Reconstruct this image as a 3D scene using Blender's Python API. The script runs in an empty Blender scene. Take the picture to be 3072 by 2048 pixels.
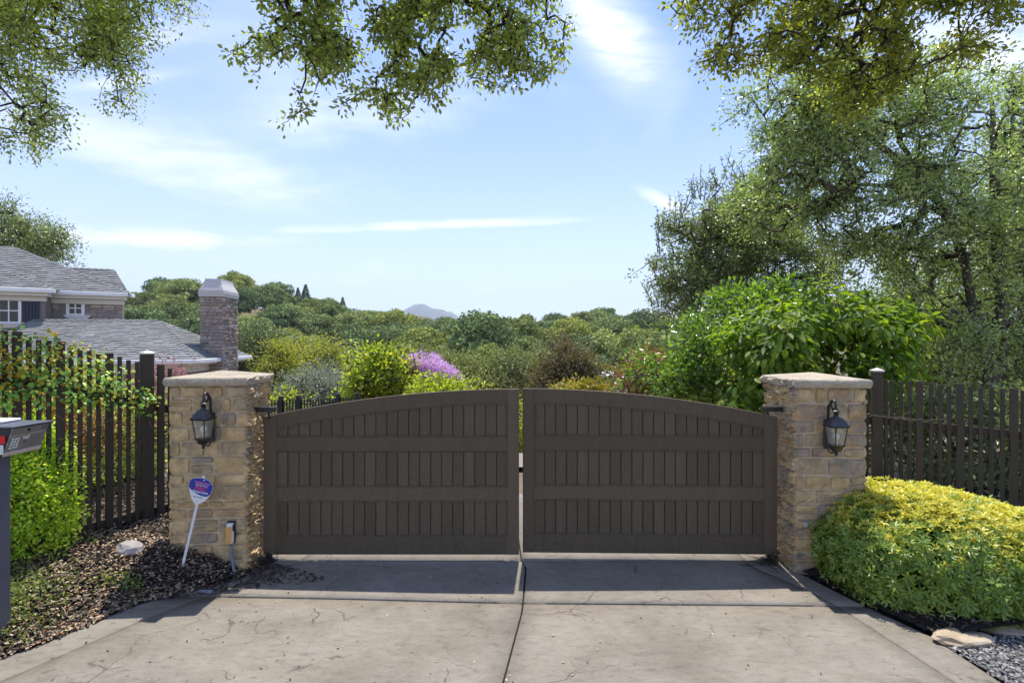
import bpy, math, random
import numpy as np
from mathutils import Matrix, Vector
R = np.random.RandomState(7)
rd = random.Random(5)
SC = bpy.context.scene
COL = SC.collection
# ------------------------------------------------------------ camera
cam = bpy.data.cameras.new("camera"); camo = bpy.data.objects.new("camera", cam); COL.objects.link(camo)
HC = 2.28
camo.location = (0, 0, HC); camo.rotation_euler = (math.radians(90), 0, 0)
cam.sensor_width = 36; cam.lens = 36 * 1500 / 3072; cam.clip_start = 0.05; cam.clip_end = 30000
SC.camera = camo
# ------------------------------------------------------------ world and sun
SUN_AZ, SUN_EL = math.radians(4.6), math.radians(69.6)     # azimuth to the right of straight ahead
wd = bpy.data.worlds.new("World"); SC.world = wd; wd.use_nodes = True
nt = wd.node_tree; nt.nodes.clear()
def NN(nt, t, **k):
    n = nt.nodes.new(t)
    for a, b in k.items():
        if a in n.inputs: n.inputs[a].default_value = b
        else: setattr(n, a, b)
    return n
def LK(nt, a, ao, b, bi): nt.links.new(a.outputs[ao], b.inputs[bi])
def MATH(nt, op, a, b=None, clamp=False):
    n = nt.nodes.new("ShaderNodeMath"); n.operation = op; n.use_clamp = clamp
    for i, v in enumerate((a, b)):
        if v is None: continue
        if isinstance(v, (int, float)): n.inputs[i].default_value = v
        else: nt.links.new(v, n.inputs[i])
    return n.outputs[0]
sky = NN(nt, "ShaderNodeTexSky", sky_type='NISHITA', sun_disc=False, sun_elevation=SUN_EL, sun_rotation=SUN_AZ,
         air_density=1.0, dust_density=0.25, ozone_density=3.0, altitude=200.0)
tc = NN(nt, "ShaderNodeTexCoord"); sep = NN(nt, "ShaderNodeSeparateXYZ"); LK(nt, tc, "Generated", sep, 0)
zc = MATH(nt, 'MAXIMUM', sep.outputs[2], 0.0)
den = MATH(nt, 'ADD', zc, 0.10)
cu = MATH(nt, 'DIVIDE', sep.outputs[0], den); cv = MATH(nt, 'DIVIDE', sep.outputs[1], den)
cmb = NN(nt, "ShaderNodeCombineXYZ"); nt.links.new(cu, cmb.inputs[0]); nt.links.new(cv, cmb.inputs[1])
def noise(nt, vec, scale, detail, rough=.55, dist=0.0, mapscale=(1, 1, 1), rot=0.0, loc=(0, 0, 0)):
    mp = NN(nt, "ShaderNodeMapping"); mp.inputs["Scale"].default_value = mapscale; mp.inputs["Rotation"].default_value = (0, 0, rot); mp.inputs["Location"].default_value = loc
    nt.links.new(vec, mp.inputs[0])
    n = NN(nt, "ShaderNodeTexNoise"); n.inputs["Scale"].default_value = scale; n.inputs["Detail"].default_value = detail
    n.inputs["Roughness"].default_value = rough; n.inputs["Distortion"].default_value = dist
    nt.links.new(mp.outputs[0], n.inputs["Vector"]); return n.outputs[0]
def ramp(nt, fac, stops):
    r = nt.nodes.new("ShaderNodeValToRGB"); el = r.color_ramp.elements
    while len(el) > 1: el.remove(el[-1])
    for i, (p, c) in enumerate(stops):
        e = el[0] if i == 0 else el.new(p)
        e.position = p; e.color = (*c, 1) if len(c) == 3 else c
    nt.links.new(fac, r.inputs[0]); return r.outputs[0]
def g1(v): return (v, v, v)
n1 = noise(nt, cmb.outputs[0], 0.55, 8, .6, .6, (1, .45, 1), .25)
n2 = noise(nt, cmb.outputs[0], 2.2, 6, .62, .8, (1, .35, 1), .3, (3, 1, 0))
veil = ramp(nt, n1, [(.38, g1(0)), (.72, g1(1))])
wisp = ramp(nt, n2, [(.42, g1(0)), (.75, g1(1))])
# streaks of cirrus as places in the sky (direction tan-space)
yy = MATH(nt, 'MAXIMUM', sep.outputs[1], 0.05)
ta = MATH(nt, 'DIVIDE', sep.outputs[0], yy); te = MATH(nt, 'DIVIDE', sep.outputs[2], yy)
front = MATH(nt, 'GREATER_THAN', sep.outputs[1], 0.05)
cl = None
n3v = NN(nt, "ShaderNodeCombineXYZ"); nt.links.new(ta, n3v.inputs[0]); nt.links.new(te, n3v.inputs[1])
n3 = noise(nt, n3v.outputs[0], 9, 7, .62, .5, (1, 4.5, 1), .06)
n3b = ramp(nt, n3, [(.25, g1(.35)), (.62, g1(1))])
for (a0, e0, sa, se, tilt, k) in [(-.18, .232, .30, .011, .035, 1.0), (-.72, .205, .30, .022, -.03, .9), (-.95, .21, .3, .03, 0, .7), (.19, .63, .10, .085, -.75, 1.0),
                                  (.31, .275, .055, .018, -.45, .95), (-.68, .36, .45, .07, -.22, .5), (.95, .58, .25, .07, -.2, .8), (-.3, .45, .3, .06, .1, .35), (-.72, .61, .12, .02, .1, .4), (-.78,.52,.1,.012,.15,.45),(-.13,.11,.9,.09,0,.55)]:
    da = MATH(nt, 'SUBTRACT', ta, a0); de = MATH(nt, 'SUBTRACT', te, e0)
    de = MATH(nt, 'SUBTRACT', de, MATH(nt, 'MULTIPLY', da, tilt))
    q = MATH(nt, 'ADD', MATH(nt, 'POWER', MATH(nt, 'ABSOLUTE', MATH(nt, 'DIVIDE', da, sa)), 2.0), MATH(nt, 'POWER', MATH(nt, 'ABSOLUTE', MATH(nt, 'DIVIDE', de, se)), 2.0))
    g = MATH(nt, 'MULTIPLY', MATH(nt, 'EXPONENT', MATH(nt, 'MULTIPLY', q, -1.0)), k)
    cl = g if cl is None else MATH(nt, 'MAXIMUM', cl, g)
cl = MATH(nt, 'MULTIPLY', MATH(nt, 'MULTIPLY', cl, n3b), front)
cov = MATH(nt, 'ADD', MATH(nt, 'MULTIPLY', veil, .33), MATH(nt, 'MULTIPLY', wisp, .16))
cov = MATH(nt, 'ADD', cov, MATH(nt, 'MULTIPLY', cl, 1.0), clamp=True)
hz = MATH(nt, 'EXPONENT', MATH(nt, 'MULTIPLY', zc, -4.6))
cov = MATH(nt, 'MAXIMUM', cov, MATH(nt, 'MULTIPLY', hz, 1.0), clamp=True)
mixc = NN(nt, "ShaderNodeMix", data_type='RGBA'); nt.links.new(cov, mixc.inputs[0])
skyg = NN(nt, "ShaderNodeMix", data_type='RGBA', blend_type='MULTIPLY'); skyg.inputs[0].default_value = 1.0
LK(nt, sky, 0, skyg, 6); SKYTINT = (.50, .64, 1.0, 1); skyg.inputs[7].default_value = SKYTINT
nt.links.new(skyg.outputs[2], mixc.inputs[6]); CLOUD = (5.3, 5.42, 5.75, 1); mixc.inputs[7].default_value = CLOUD
bg = NN(nt, "ShaderNodeBackground"); bg.inputs[1].default_value = 0.118
nt.links.new(mixc.outputs[2], bg.inputs[0]); wo = NN(nt, "ShaderNodeOutputWorld"); LK(nt, bg, 0, wo, 0)
sl = bpy.data.lights.new("sun", 'SUN'); sl.energy = 3.15; sl.angle = math.radians(0.55); sl.color = (1.0, .955, .88)
so = bpy.data.objects.new("sun", sl); COL.objects.link(so)
SD = Vector((math.sin(SUN_AZ) * math.cos(SUN_EL), math.cos(SUN_AZ) * math.cos(SUN_EL), math.sin(SUN_EL)))
so.rotation_euler = SD.to_track_quat('Z', 'Y').to_euler(); so.location = (0, 0, 60)
SC.view_settings.view_transform = 'Standard'; SC.view_settings.look = 'None'; SC.view_settings.exposure = 1.13; SC.view_settings.gamma = 1.0
SC.view_settings.use_curve_mapping = False
SC.cycles.max_bounces = 12; SC.cycles.diffuse_bounces = 7; SC.cycles.transmission_bounces = 8; SC.cycles.transparent_max_bounces = 16; SC.cycles.volume_bounces = 0
SC.cycles.use_adaptive_sampling = True; SC.cycles.adaptive_threshold = 0.015
# ------------------------------------------------------------ helpers
def W(x, y, Z): return Vector(((x - 1536) * Z / 1500, Z, HC - (y - 1024) * Z / 1500))
def wm(o):
    m = Matrix.Identity(4)
    while o is not None: m = o.matrix_basis @ m; o = o.parent
    return m
def tag(o, label=None, cat=None, group=None, kind=None):
    if label: o["label"] = label
    if cat: o["category"] = cat
    if group: o["group"] = group
    if kind: o["kind"] = kind
    return o
def empty(name, loc, label, cat, group=None):
    o = bpy.data.objects.new(name, None); COL.objects.link(o); o.location = loc; o.empty_display_size = .1
    return tag(o, label, cat, group)
def mesh_np(name, V, F4=None, F3=None, mats=(), parent=None, rnd=None, smooth=False, midx=None):
    """V (n,3) world coordinates; F4 (m,4), F3 (k,3) faces"""
    V = np.asarray(V, dtype=np.float64).reshape(-1, 3)
    if parent is not None:
        Mi = np.array(wm(parent).inverted()); V = V @ Mi[:3, :3].T + Mi[:3, 3]
    me = bpy.data.meshes.new(name)
    n4 = 0 if F4 is None else len(F4); n3 = 0 if F3 is None else len(F3)
    me.vertices.add(len(V)); me.vertices.foreach_set("co", V.astype(np.float32).ravel())
    li = np.concatenate([np.asarray(F4, dtype=np.int32).ravel() if n4 else np.zeros(0, np.int32), np.asarray(F3, dtype=np.int32).ravel() if n3 else np.zeros(0, np.int32)])
    me.loops.add(len(li)); me.loops.foreach_set("vertex_index", li)
    tot = np.concatenate([np.full(n4, 4, np.int32), np.full(n3, 3, np.int32)])
    st = np.concatenate([[0], np.cumsum(tot)[:-1]]).astype(np.int32)
    me.polygons.add(n4 + n3); me.polygons.foreach_set("loop_start", st); me.polygons.foreach_set("loop_total", tot)
    if smooth: me.polygons.foreach_set("use_smooth", np.ones(n4 + n3, bool))
    if midx is not None: me.polygons.foreach_set("material_index", np.asarray(midx, np.int32))
    me.update(calc_edges=True)
    if rnd is not None:
        a = me.attributes.new("rnd", 'FLOAT', 'POINT'); a.data.foreach_set("value", np.asarray(rnd, np.float32))
    for m in (mats if isinstance(mats, (list, tuple)) else [mats]): me.materials.append(m)
    o = bpy.data.objects.new(name, me); COL.objects.link(o)
    if parent is not None: o.parent = parent
    return o
class MB:
    def __init__(s): s.v = []; s.f = []
    def add(s, vs, fs):
        k = len(s.v); s.v += [tuple(v) for v in vs]; s.f += [tuple(i + k for i in f) for f in fs]; return s
    def hexa(s, c, ch=0.0):
        """c: 8 corners (bit0 x, bit1 y, bit2 z) in world; chamfer ch"""
        c = [Vector(p) for p in c]; ctr = sum(c, Vector()) / 8
        if ch <= 0:
            fs = [(0, 1, 3, 2), (4, 6, 7, 5), (0, 4, 5, 1), (2, 3, 7, 6), (0, 2, 6, 4), (1, 5, 7, 3)]; vs = c
        else:
            vs = []
            for i in range(8):
                e = []
                for a in range(3):
                    d = c[i ^ (1 << a)] - c[i]; L = max(d.length, 1e-6); e.append(d / L * min(ch, L * .45))
                for a in range(3):
                    vs.append(c[i] + e[(a + 1) % 3] + e[(a + 2) % 3])
            ix = lambda i, a: i * 3 + a
            fs = []
            for a in range(3):
                b, d = 1 << ((a + 1) % 3), 1 << ((a + 2) % 3)
                for sgn in (0, 1 << a):
                    fs.append((ix(sgn, a), ix(sgn | b, a), ix(sgn | b | d, a), ix(sgn | d, a)))
                bb, dd = (a + 1) % 3, (a + 2) % 3
                for q in (0, b, d, b | d):
                    fs.append((ix(q, bb), ix(q, dd), ix(q | (1 << a), dd), ix(q | (1 << a), bb)))
            for i in range(8): fs.append((ix(i, 0), ix(i, 1), ix(i, 2)))
        out = []
        for f in fs:
            p = [vs[i] for i in f]; m = sum(p, Vector()) / len(p)
            nrm = (p[1] - p[0]).cross(p[2] - p[0])
            if nrm.dot(m - ctr) < 0: f = tuple(reversed(f))
            out.append(f)
        return s.add(vs, out)
    def box(s, x0, x1, y0, y1, z0, z1, ch=0.0, M=None, fn=None):
        c = [Vector((x1 if i & 1 else x0, y1 if i & 2 else y0, z1 if i & 4 else z0)) for i in range(8)]
        if fn: c = [Vector(fn(p)) for p in c]
        if M is not None: c = [M @ p for p in c]
        return s.hexa(c, ch)
    def tube(s, pts, r, n=8, cap=True):
        pts = [Vector(p) for p in pts]; rr = r if isinstance(r, (list, tuple)) else [r] * len(pts)
        k = len(s.v); ref = None
        for i, p in enumerate(pts):
            t = (pts[min(i + 1, len(pts) - 1)] - pts[max(i - 1, 0)]).normalized()
            if ref is None: ref = Vector((0, 0, 1)) if abs(t.z) < .8 else Vector((1, 0, 0))
            a = t.cross(ref).normalized(); b = a.cross(t).normalized(); ref = b
            for j in range(n):
                an = 2 * math.pi * j / n; s.v.append(tuple(p + (a * math.cos(an) + b * math.sin(an)) * rr[i]))
        for i in range(len(pts) - 1):
            for j in range(n):
                s.f.append((k + i * n + j, k + i * n + (j + 1) % n, k + (i + 1) * n + (j + 1) % n, k + (i + 1) * n + j))
        if cap:
            s.f.append(tuple(k + j for j in reversed(range(n)))); s.f.append(tuple(k + (len(pts) - 1) * n + j for j in range(n)))
        return s
    def lathe(s, c, prof, n=16, M=None):
        """prof [(r,z)], about vertical through c"""
        k = len(s.v); c = Vector(c)
        for r, z in prof:
            for j in range(n):
                a = 2 * math.pi * (j + .5) / n; p = Vector((r * math.cos(a), r * math.sin(a), z))
                if M is not None: p = M @ p
                s.v.append(tuple(c + p))
        for i in range(len(prof) - 1):
            for j in range(n):
                s.f.append((k + i * n + j, k + i * n + (j + 1) % n, k + (i + 1) * n + (j + 1) % n, k + (i + 1) * n + j))
        s.f.append(tuple(k + j for j in reversed(range(n)))); s.f.append(tuple(k + (len(prof) - 1) * n + j for j in range(n)))
        return s
    def build(s, name, mat, parent=None, smooth=False):
        v = s.v
        if parent is not None:
            Mi = wm(parent).inverted(); v = [tuple(Mi @ Vector(p)) for p in v]
        me = bpy.data.meshes.new(name); me.from_pydata(v, [], s.f); me.update()
        if smooth: me.polygons.foreach_set("use_smooth", np.ones(len(me.polygons), bool))
        for m in (mat if isinstance(mat, (list, tuple)) else [mat]): me.materials.append(m)
        o = bpy.data.objects.new(name, me); COL.objects.link(o)
        if parent is not None: o.parent = parent
        return o
def grid(name, X, Y, Zf, mats, parent=None, smooth=True):
    gx, gy = np.meshgrid(X, Y); V = np.stack([gx, gy, Zf(gx, gy)], -1).reshape(-1, 3)
    nx, ny = len(X), len(Y); i = np.arange(nx - 1); j = np.arange(ny - 1); ii, jj = np.meshgrid(i, j); a = (jj * nx + ii).ravel()
    return mesh_np(name, V, np.stack([a, a + 1, a + nx + 1, a + nx], -1), None, mats, parent, smooth=smooth)
def unit(v): return v / np.maximum(np.linalg.norm(v, axis=-1, keepdims=True), 1e-9)
def rdir(n, rs=R): return unit(rs.normal(size=(n, 3)))
def leaves(name, C, D, N, L, Wd, mat, parent=None, shape='diamond', rnd=None, fold=.18, droop=.12, kind=None, label=None):
    C = np.asarray(C); n = len(C); D = unit(np.asarray(D)); S = unit(np.cross(D, N)); N2 = np.cross(S, D)
    L = np.broadcast_to(L, (n,))[:, None]; Wd = np.broadcast_to(Wd, (n,))[:, None]
    if rnd is None: rnd = R.rand(n)
    if shape == 'diamond':
        P = [C, C + D * L * .5 + S * Wd * .5 + N2 * Wd * fold, C + D * L - N2 * L * droop, C + D * L * .5 - S * Wd * .5 + N2 * Wd * fold]
        V = np.stack(P, 1).reshape(-1, 3); b = np.arange(n)[:, None] * 4
        return tag(mesh_np(name, V, None, np.concatenate([b + [0, 1, 2], b + [0, 2, 3]]), mat, parent, np.repeat(rnd, 4)), label, kind=kind)
    if shape == 'card':
        P = [C - S * Wd * .5, C + S * Wd * .35, C + D * L + S * Wd * .5 - N2 * L * droop, C + D * L * .9 - S * Wd * .4]
        V = np.stack(P, 1).reshape(-1, 3); b = np.arange(n)[:, None] * 4
        return tag(mesh_np(name, V, b + [0, 1, 2, 3], None, mat, parent, np.repeat(rnd, 4)), label, kind=kind)
    P = [C, C + D * L * .28 + S * Wd * .42 + N2 * Wd * fold, C + D * L * .68 + S * Wd * .42 + N2 * (Wd * fold - L * droop * .4), C + D * L - N2 * L * droop,
         C + D * L * .68 - S * Wd * .42 + N2 * (Wd * fold - L * droop * .4), C + D * L * .28 - S * Wd * .42 + N2 * Wd * fold]
    V = np.stack(P, 1).reshape(-1, 3); b = np.arange(n)[:, None] * 6
    return tag(mesh_np(name, V, np.concatenate([b + [0, 1, 2, 3], b + [0, 3, 4, 5]]), None, mat, parent, np.repeat(rnd, 6)), label, kind=kind)
def prisms(name, A, B, ra, rb, mat, parent=None, n=4, kind=None):
    A = np.asarray(A); B = np.asarray(B); T = unit(B - A + 1e-9); ref = np.where(np.abs(T[:, 2:3]) < .8, [[0, 0, 1.]], [[1., 0, 0]])
    U = unit(np.cross(T, ref)); Vv = np.cross(U, T); ra = np.asarray(ra)[:, None]; rb = np.asarray(rb)[:, None]
    P = []
    for j in range(n):
        an = 2 * math.pi * j / n; P.append(A + (U * math.cos(an) + Vv * math.sin(an)) * ra)
    for j in range(n):
        an = 2 * math.pi * j / n; P.append(B + (U * math.cos(an) + Vv * math.sin(an)) * rb)
    V = np.stack(P, 1).reshape(-1, 3); b = np.arange(len(A))[:, None] * (2 * n)
    F = np.concatenate([b + [j, (j + 1) % n, n + (j + 1) % n, n + j] for j in range(n)])
    return tag(mesh_np(name, V, F, None, mat, parent, smooth=True), kind=kind)
def skeleton(roots, targets, seg, jit, rmin, rmax=1.0, up=0.0, pw=.5):
    """grow a branching skeleton from root points out to every target; returns A, B, ra, rb"""
    roots = np.asarray(roots); targets = np.asarray(targets)
    cap = len(roots) + len(targets) * 14 + 10; P = np.zeros((cap, 3)); par = np.full(cap, -1); n = len(roots); P[:n] = roots
    d = np.min(np.linalg.norm(targets[:, None] - roots[None], axis=2), 1); order = np.argsort(d)
    for t in order:
        T = targets[t]; dd = np.linalg.norm(P[:n] - T, axis=1); i = int(np.argmin(dd)); L = dd[i]
        k = min(12, max(1, int(math.ceil(L / seg)))); last = i; a = P[i].copy(); bow = R.normal(size=3) * L * jit
        for q in range(1, k + 1):
            f = q / k; p = a + (T - a) * f + bow * 4 * f * (1 - f) * .5 + np.array([0, 0, up * L * f * (1 - f)])
            if q < k: p = p + R.normal(size=3) * L / k * .12
            if n >= cap: break
            P[n] = p; par[n] = last; last = n; n += 1
    cnt = np.ones(n)
    for i in range(n - 1, len(roots) - 1, -1): cnt[par[i]] += cnt[i] if par[i] >= 0 else 0
    rad = np.minimum(rmin * cnt ** pw, rmax); idx = np.arange(len(roots), n); pa = par[idx]
    ra = np.where(pa < len(roots), rad[idx] * 1.15, rad[pa]); ra = np.minimum(ra, rad[idx] * 1.8)
    return P[pa], P[idx], ra, rad[idx]
def in_poly(x, y, poly):
    poly = np.asarray(poly, float); inside = np.zeros(len(x), bool); j = len(poly) - 1
    for i in range(len(poly)):
        xi, yi = poly[i]; xj, yj = poly[j]
        c = ((yi > y) != (yj > y)) & (x < (xj - xi) * (y - yi) / (yj - yi + 1e-12) + xi); inside ^= c; j = i
    return inside
# ------------------------------------------------------------ materials
def s(r, g, b): return tuple(((c / 255) / 12.92 if c / 255 <= .04045 else ((c / 255 + .055) / 1.055) ** 2.4) for c in (r, g, b))
def mat0(name):
    m = bpy.data.materials.new(name); m.use_nodes = True; return m, m.node_tree, m.node_tree.nodes["Principled BSDF"]
def plain(name, col, rough=.5, metal=0.0, spec=.5):
    m, nt, b = mat0(name); b.inputs["Base Color"].default_value = (*col, 1); b.inputs["Roughness"].default_value = rough
    b.inputs["Metallic"].default_value = metal; b.inputs["Specular IOR Level"].default_value = spec; return m
def surf(name, stops, scale=8, rough=.8, bump=.3, objw=.5, detail=8, bscale=None, bdist=.01, mapscale=(1, 1, 1), spec=.3, fine=None, rv=.0):
    """colour = ramp(noise mixed with the object's own random value); bump from a finer noise"""
    m, nt, b = mat0(name); tc = NN(nt, "ShaderNodeTexCoord"); oi = NN(nt, "ShaderNodeObjectInfo")
    off = NN(nt, "ShaderNodeVectorMath", operation='ADD'); sc = NN(nt, "ShaderNodeVectorMath", operation='SCALE'); sc.inputs[3].default_value = 17.0 if objw else 0.0
    cx = NN(nt, "ShaderNodeCombineXYZ"); LK(nt, oi, "Random", cx, 0); LK(nt, oi, "Random", cx, 1); LK(nt, cx, 0, sc, 0)
    LK(nt, tc, "Object", off, 0); LK(nt, sc, 0, off, 1)
    n = noise(nt, off.outputs[0], scale, detail, .6, .2, mapscale)
    f = MATH(nt, 'ADD', MATH(nt, 'MULTIPLY', MATH(nt, 'ADD', MATH(nt, 'MULTIPLY', MATH(nt, 'SUBTRACT', n, .5), 1.6), .5), 1 - objw), MATH(nt, 'MULTIPLY', oi.outputs["Random"], objw))
    c = ramp(nt, f, stops)
    if fine:
        n2 = noise(nt, off.outputs[0], fine[0], 5, .7); mx = NN(nt, "ShaderNodeMix", data_type='RGBA', blend_type='MULTIPLY'); mx.inputs[0].default_value = 1
        nt.links.new(c, mx.inputs[6]); nt.links.new(ramp(nt, n2, [(.3, g1(1 - fine[1])), (.65, g1(1))]), mx.inputs[7]); c = mx.outputs[2]
    nt.links.new(c, b.inputs["Base Color"]); b.inputs["Roughness"].default_value = rough; b.inputs["Specular IOR Level"].default_value = spec
    if bump:
        nb = noise(nt, off.outputs[0], bscale or scale * 4, 8, .65, 0, mapscale); bp = NN(nt, "ShaderNodeBump"); bp.inputs["Strength"].default_value = bump; bp.inputs["Distance"].default_value = bdist
        nt.links.new(nb, bp.inputs["Height"]); nt.links.new(bp.outputs[0], b.inputs["Normal"])
    return m
def leafmat(name, cols, trans=.4, rough=.45, tint=(1.2, 1.22, .55), spec=.4, hue=False):
    rough = rough * .85 if .1 < trans and rough < .6 else rough
    m, nt, b = mat0(name); at = NN(nt, "ShaderNodeAttribute", attribute_name="rnd")
    k = len(cols); c = ramp(nt, at.outputs["Fac"], [((i + .0) / max(k - 1, 1), cc) for i, cc in enumerate(cols)])
    if hue:
        oi = NN(nt, 'ShaderNodeObjectInfo'); mo = NN(nt, 'ShaderNodeMix', data_type='RGBA', blend_type='MULTIPLY'); mo.inputs[0].default_value = 1; nt.links.new(c, mo.inputs[6])
        nt.links.new(ramp(nt, oi.outputs['Random'], [(0, (.62, .66, .70)), (.35, (.9, .95, .9)), (.7, (1.15, 1.1, .95)), (1, (1.5, 1.35, 1.0))]), mo.inputs[7]); c = mo.outputs[2]
    nt.links.new(c, b.inputs["Base Color"]); b.inputs["Roughness"].default_value = rough; b.inputs["Specular IOR Level"].default_value = spec
    tr = NN(nt, "ShaderNodeBsdfTranslucent"); mx = NN(nt, "ShaderNodeMix", data_type='RGBA', blend_type='MULTIPLY'); mx.inputs[0].default_value = 1
    nt.links.new(c, mx.inputs[6]); mx.inputs[7].default_value = (*[t * 1.6 for t in tint], 1); nt.links.new(mx.outputs[2], tr.inputs[0])
    ms = NN(nt, "ShaderNodeMixShader"); ms.inputs[0].default_value = trans; LK(nt, b, 0, ms, 1); LK(nt, tr, 0, ms, 2)
    out = [x for x in nt.nodes if x.type == 'OUTPUT_MATERIAL'][0]; LK(nt, ms, 0, out, 0); return m
M = {}
M['gate'] = surf('gate_paint', [(0, (.102, .078, .048)), (1, (.160, .125, .080))], 2, .75, .35, .5, 6, 45, .002, (6, 6, .35), .2, fine=(60, .35))
M['fence'] = surf('fence_stain', [(0, (.045, .036, .027)), (1, (.085, .068, .050))], 5, .8, .5, .5, 6, 40, .003, (4, 4, .4), .25)
M['stone'] = surf('ledge_stone', [(0, (.16, .13, .10)), (.12, (.50, .36, .175)), (.28, (.68, .48, .22)), (.40, (.44, .34, .21)), (.54, (.72, .53, .27)), (.66, (.56, .37, .18)), (.78, (.36, .30, .23)), (.9, (.62, .49, .29)), (1, (.78, .62, .36))], 5, .9, 1.0, .62, 10, 26, .016, fine=(9, .42))
M['mortar'] = surf('mortar', [(0, (.46, .37, .23)), (1, (.62, .51, .34))], 12, .95, .6, 0, 6, 60, .006)
M['cap'] = surf('cap_stone', [(0, (.28, .23, .16)), (.5, (.46, .39, .28)), (1, (.58, .51, .39))], 5, .9, .8, .2, 9, 28, .012, fine=(30, .3))
M['hstone'] = surf('house_stone', [(0, (.16, .125, .11)), (.3, (.36, .28, .22)), (.5, (.25, .23, .22)), (.7, (.48, .39, .31)), (.85, (.28, .20, .17)), (1, (.56, .48, .39))], 3, .9, .7, .7, 8, 14, .03)
M['hmortar'] = plain('house_mortar', (.22, .19, .17), .95)
M['shingle'] = surf('slate_shingle', [(0, (.155, .16, .156)), (.5, (.222, .225, .216)), (1, (.30, .30, .284))], 6, .8, .4, .5, 6, 30, .01)
M['shinglej'] = surf('slate_shingle_joined', [(0, (.155, .16, .156)), (.5, (.222, .225, .216)), (1, (.30, .30, .284))], 2.2, .8, .4, 0, 9, 30, .01, fine=(5, .3))
M['white'] = surf('white_trim', [(0, (.74, .73, .70)), (1, (.82, .81, .79))], 2, .5, .05, 0)
M['cream'] = surf('cream_frieze', [(0, (.55, .52, .45)), (1, (.66, .63, .56))], 2, .6, .05, 0)
M['shutter'] = plain('navy_shutter', (.012, .018, .045), .5)
M['winglass'] = plain('window_glass', (.025, .035, .03), .08, 0, .35)
M['black'] = plain('black_metal', (.012, .012, .014), .32, .0, .7)
M['darkmetal'] = plain('dark_metal', (.03, .028, .027), .45, .3, .5)
M['steel'] = surf('brushed_steel', [(0, (.40, .40, .38)), (1, (.52, .51, .48))], 3, .34, .15, 0, 4, 80, .001, (1, 1, 14)); M['steel'].node_tree.nodes["Principled BSDF"].inputs["Metallic"].default_value = .85
M['postgrey'] = surf('grey_post', [(0, (.11, .12, .15)), (1, (.17, .18, .21))], 3, .45, .1, 0); M['postgrey'].node_tree.nodes["Principled BSDF"].inputs["Metallic"].default_value = .4
M['boxdark'] = plain('dark_box', (.018, .018, .022), .45)
M['red'] = plain('red_reflector', (.62, .004, .006), .3)
M['signwhite'] = plain('sign_white', (.72, .72, .70), .5)
M['signblue'] = plain('sign_blue', (.008, .030, .30), .45)
M['signred'] = plain('sign_red', (.62, .03, .10), .5)
M['signpink'] = plain('sign_pink', (.62, .16, .30), .5)
M['printgrey'] = plain('print_grey', (.10, .11, .13), .6)
M['lightprint'] = plain('light_print', (.62, .64, .62), .6)
M['pvc'] = plain('grey_conduit', (.16, .19, .22), .55)
M['amber'] = plain('amber_plastic', (.62, .33, .10), .45)
M['bark'] = surf('bark', [(0, (.035, .027, .020)), (.5, (.085, .068, .052)), (1, (.15, .125, .10))], 5, .95, 1.0, 0, 8, 18, .03, (1, 1, .4))
M['twig'] = plain('twig', (.085, .062, .045), .9)
M['dtwig'] = plain('dark_twig', (.028, .020, .015), .9)
M['palewood'] = plain('pale_twig', (.30, .22, .15), .9)
M['chip'] = leafmat('bark_chip', [(.014, .011, .009), (.03, .022, .016), (.06, .043, .03), (.14, .10, .07), (.24, .18, .12)], .0, .9)
M['dryleaf'] = leafmat('dry_leaf', [(0.42, 0.31, 0.18), (0.55, 0.44, 0.29), (0.3, 0.19, 0.1), (0.62, 0.55, 0.42), (0.32, 0.11, 0.03)], .15, .8, (1.1, .9, .6))
M['rock'] = surf('grey_rock', [(0, (.22, .20, .18)), (1, (.46, .43, .39))], 6, .9, .7, 0, 8, 26, .01)
M['rocktan'] = surf('tan_rock', [(0, (.24, .17, .10)), (.5, (.42, .33, .22)), (1, (.50, .46, .40))], 5, .9, .7, 0, 8, 26, .01)
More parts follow.
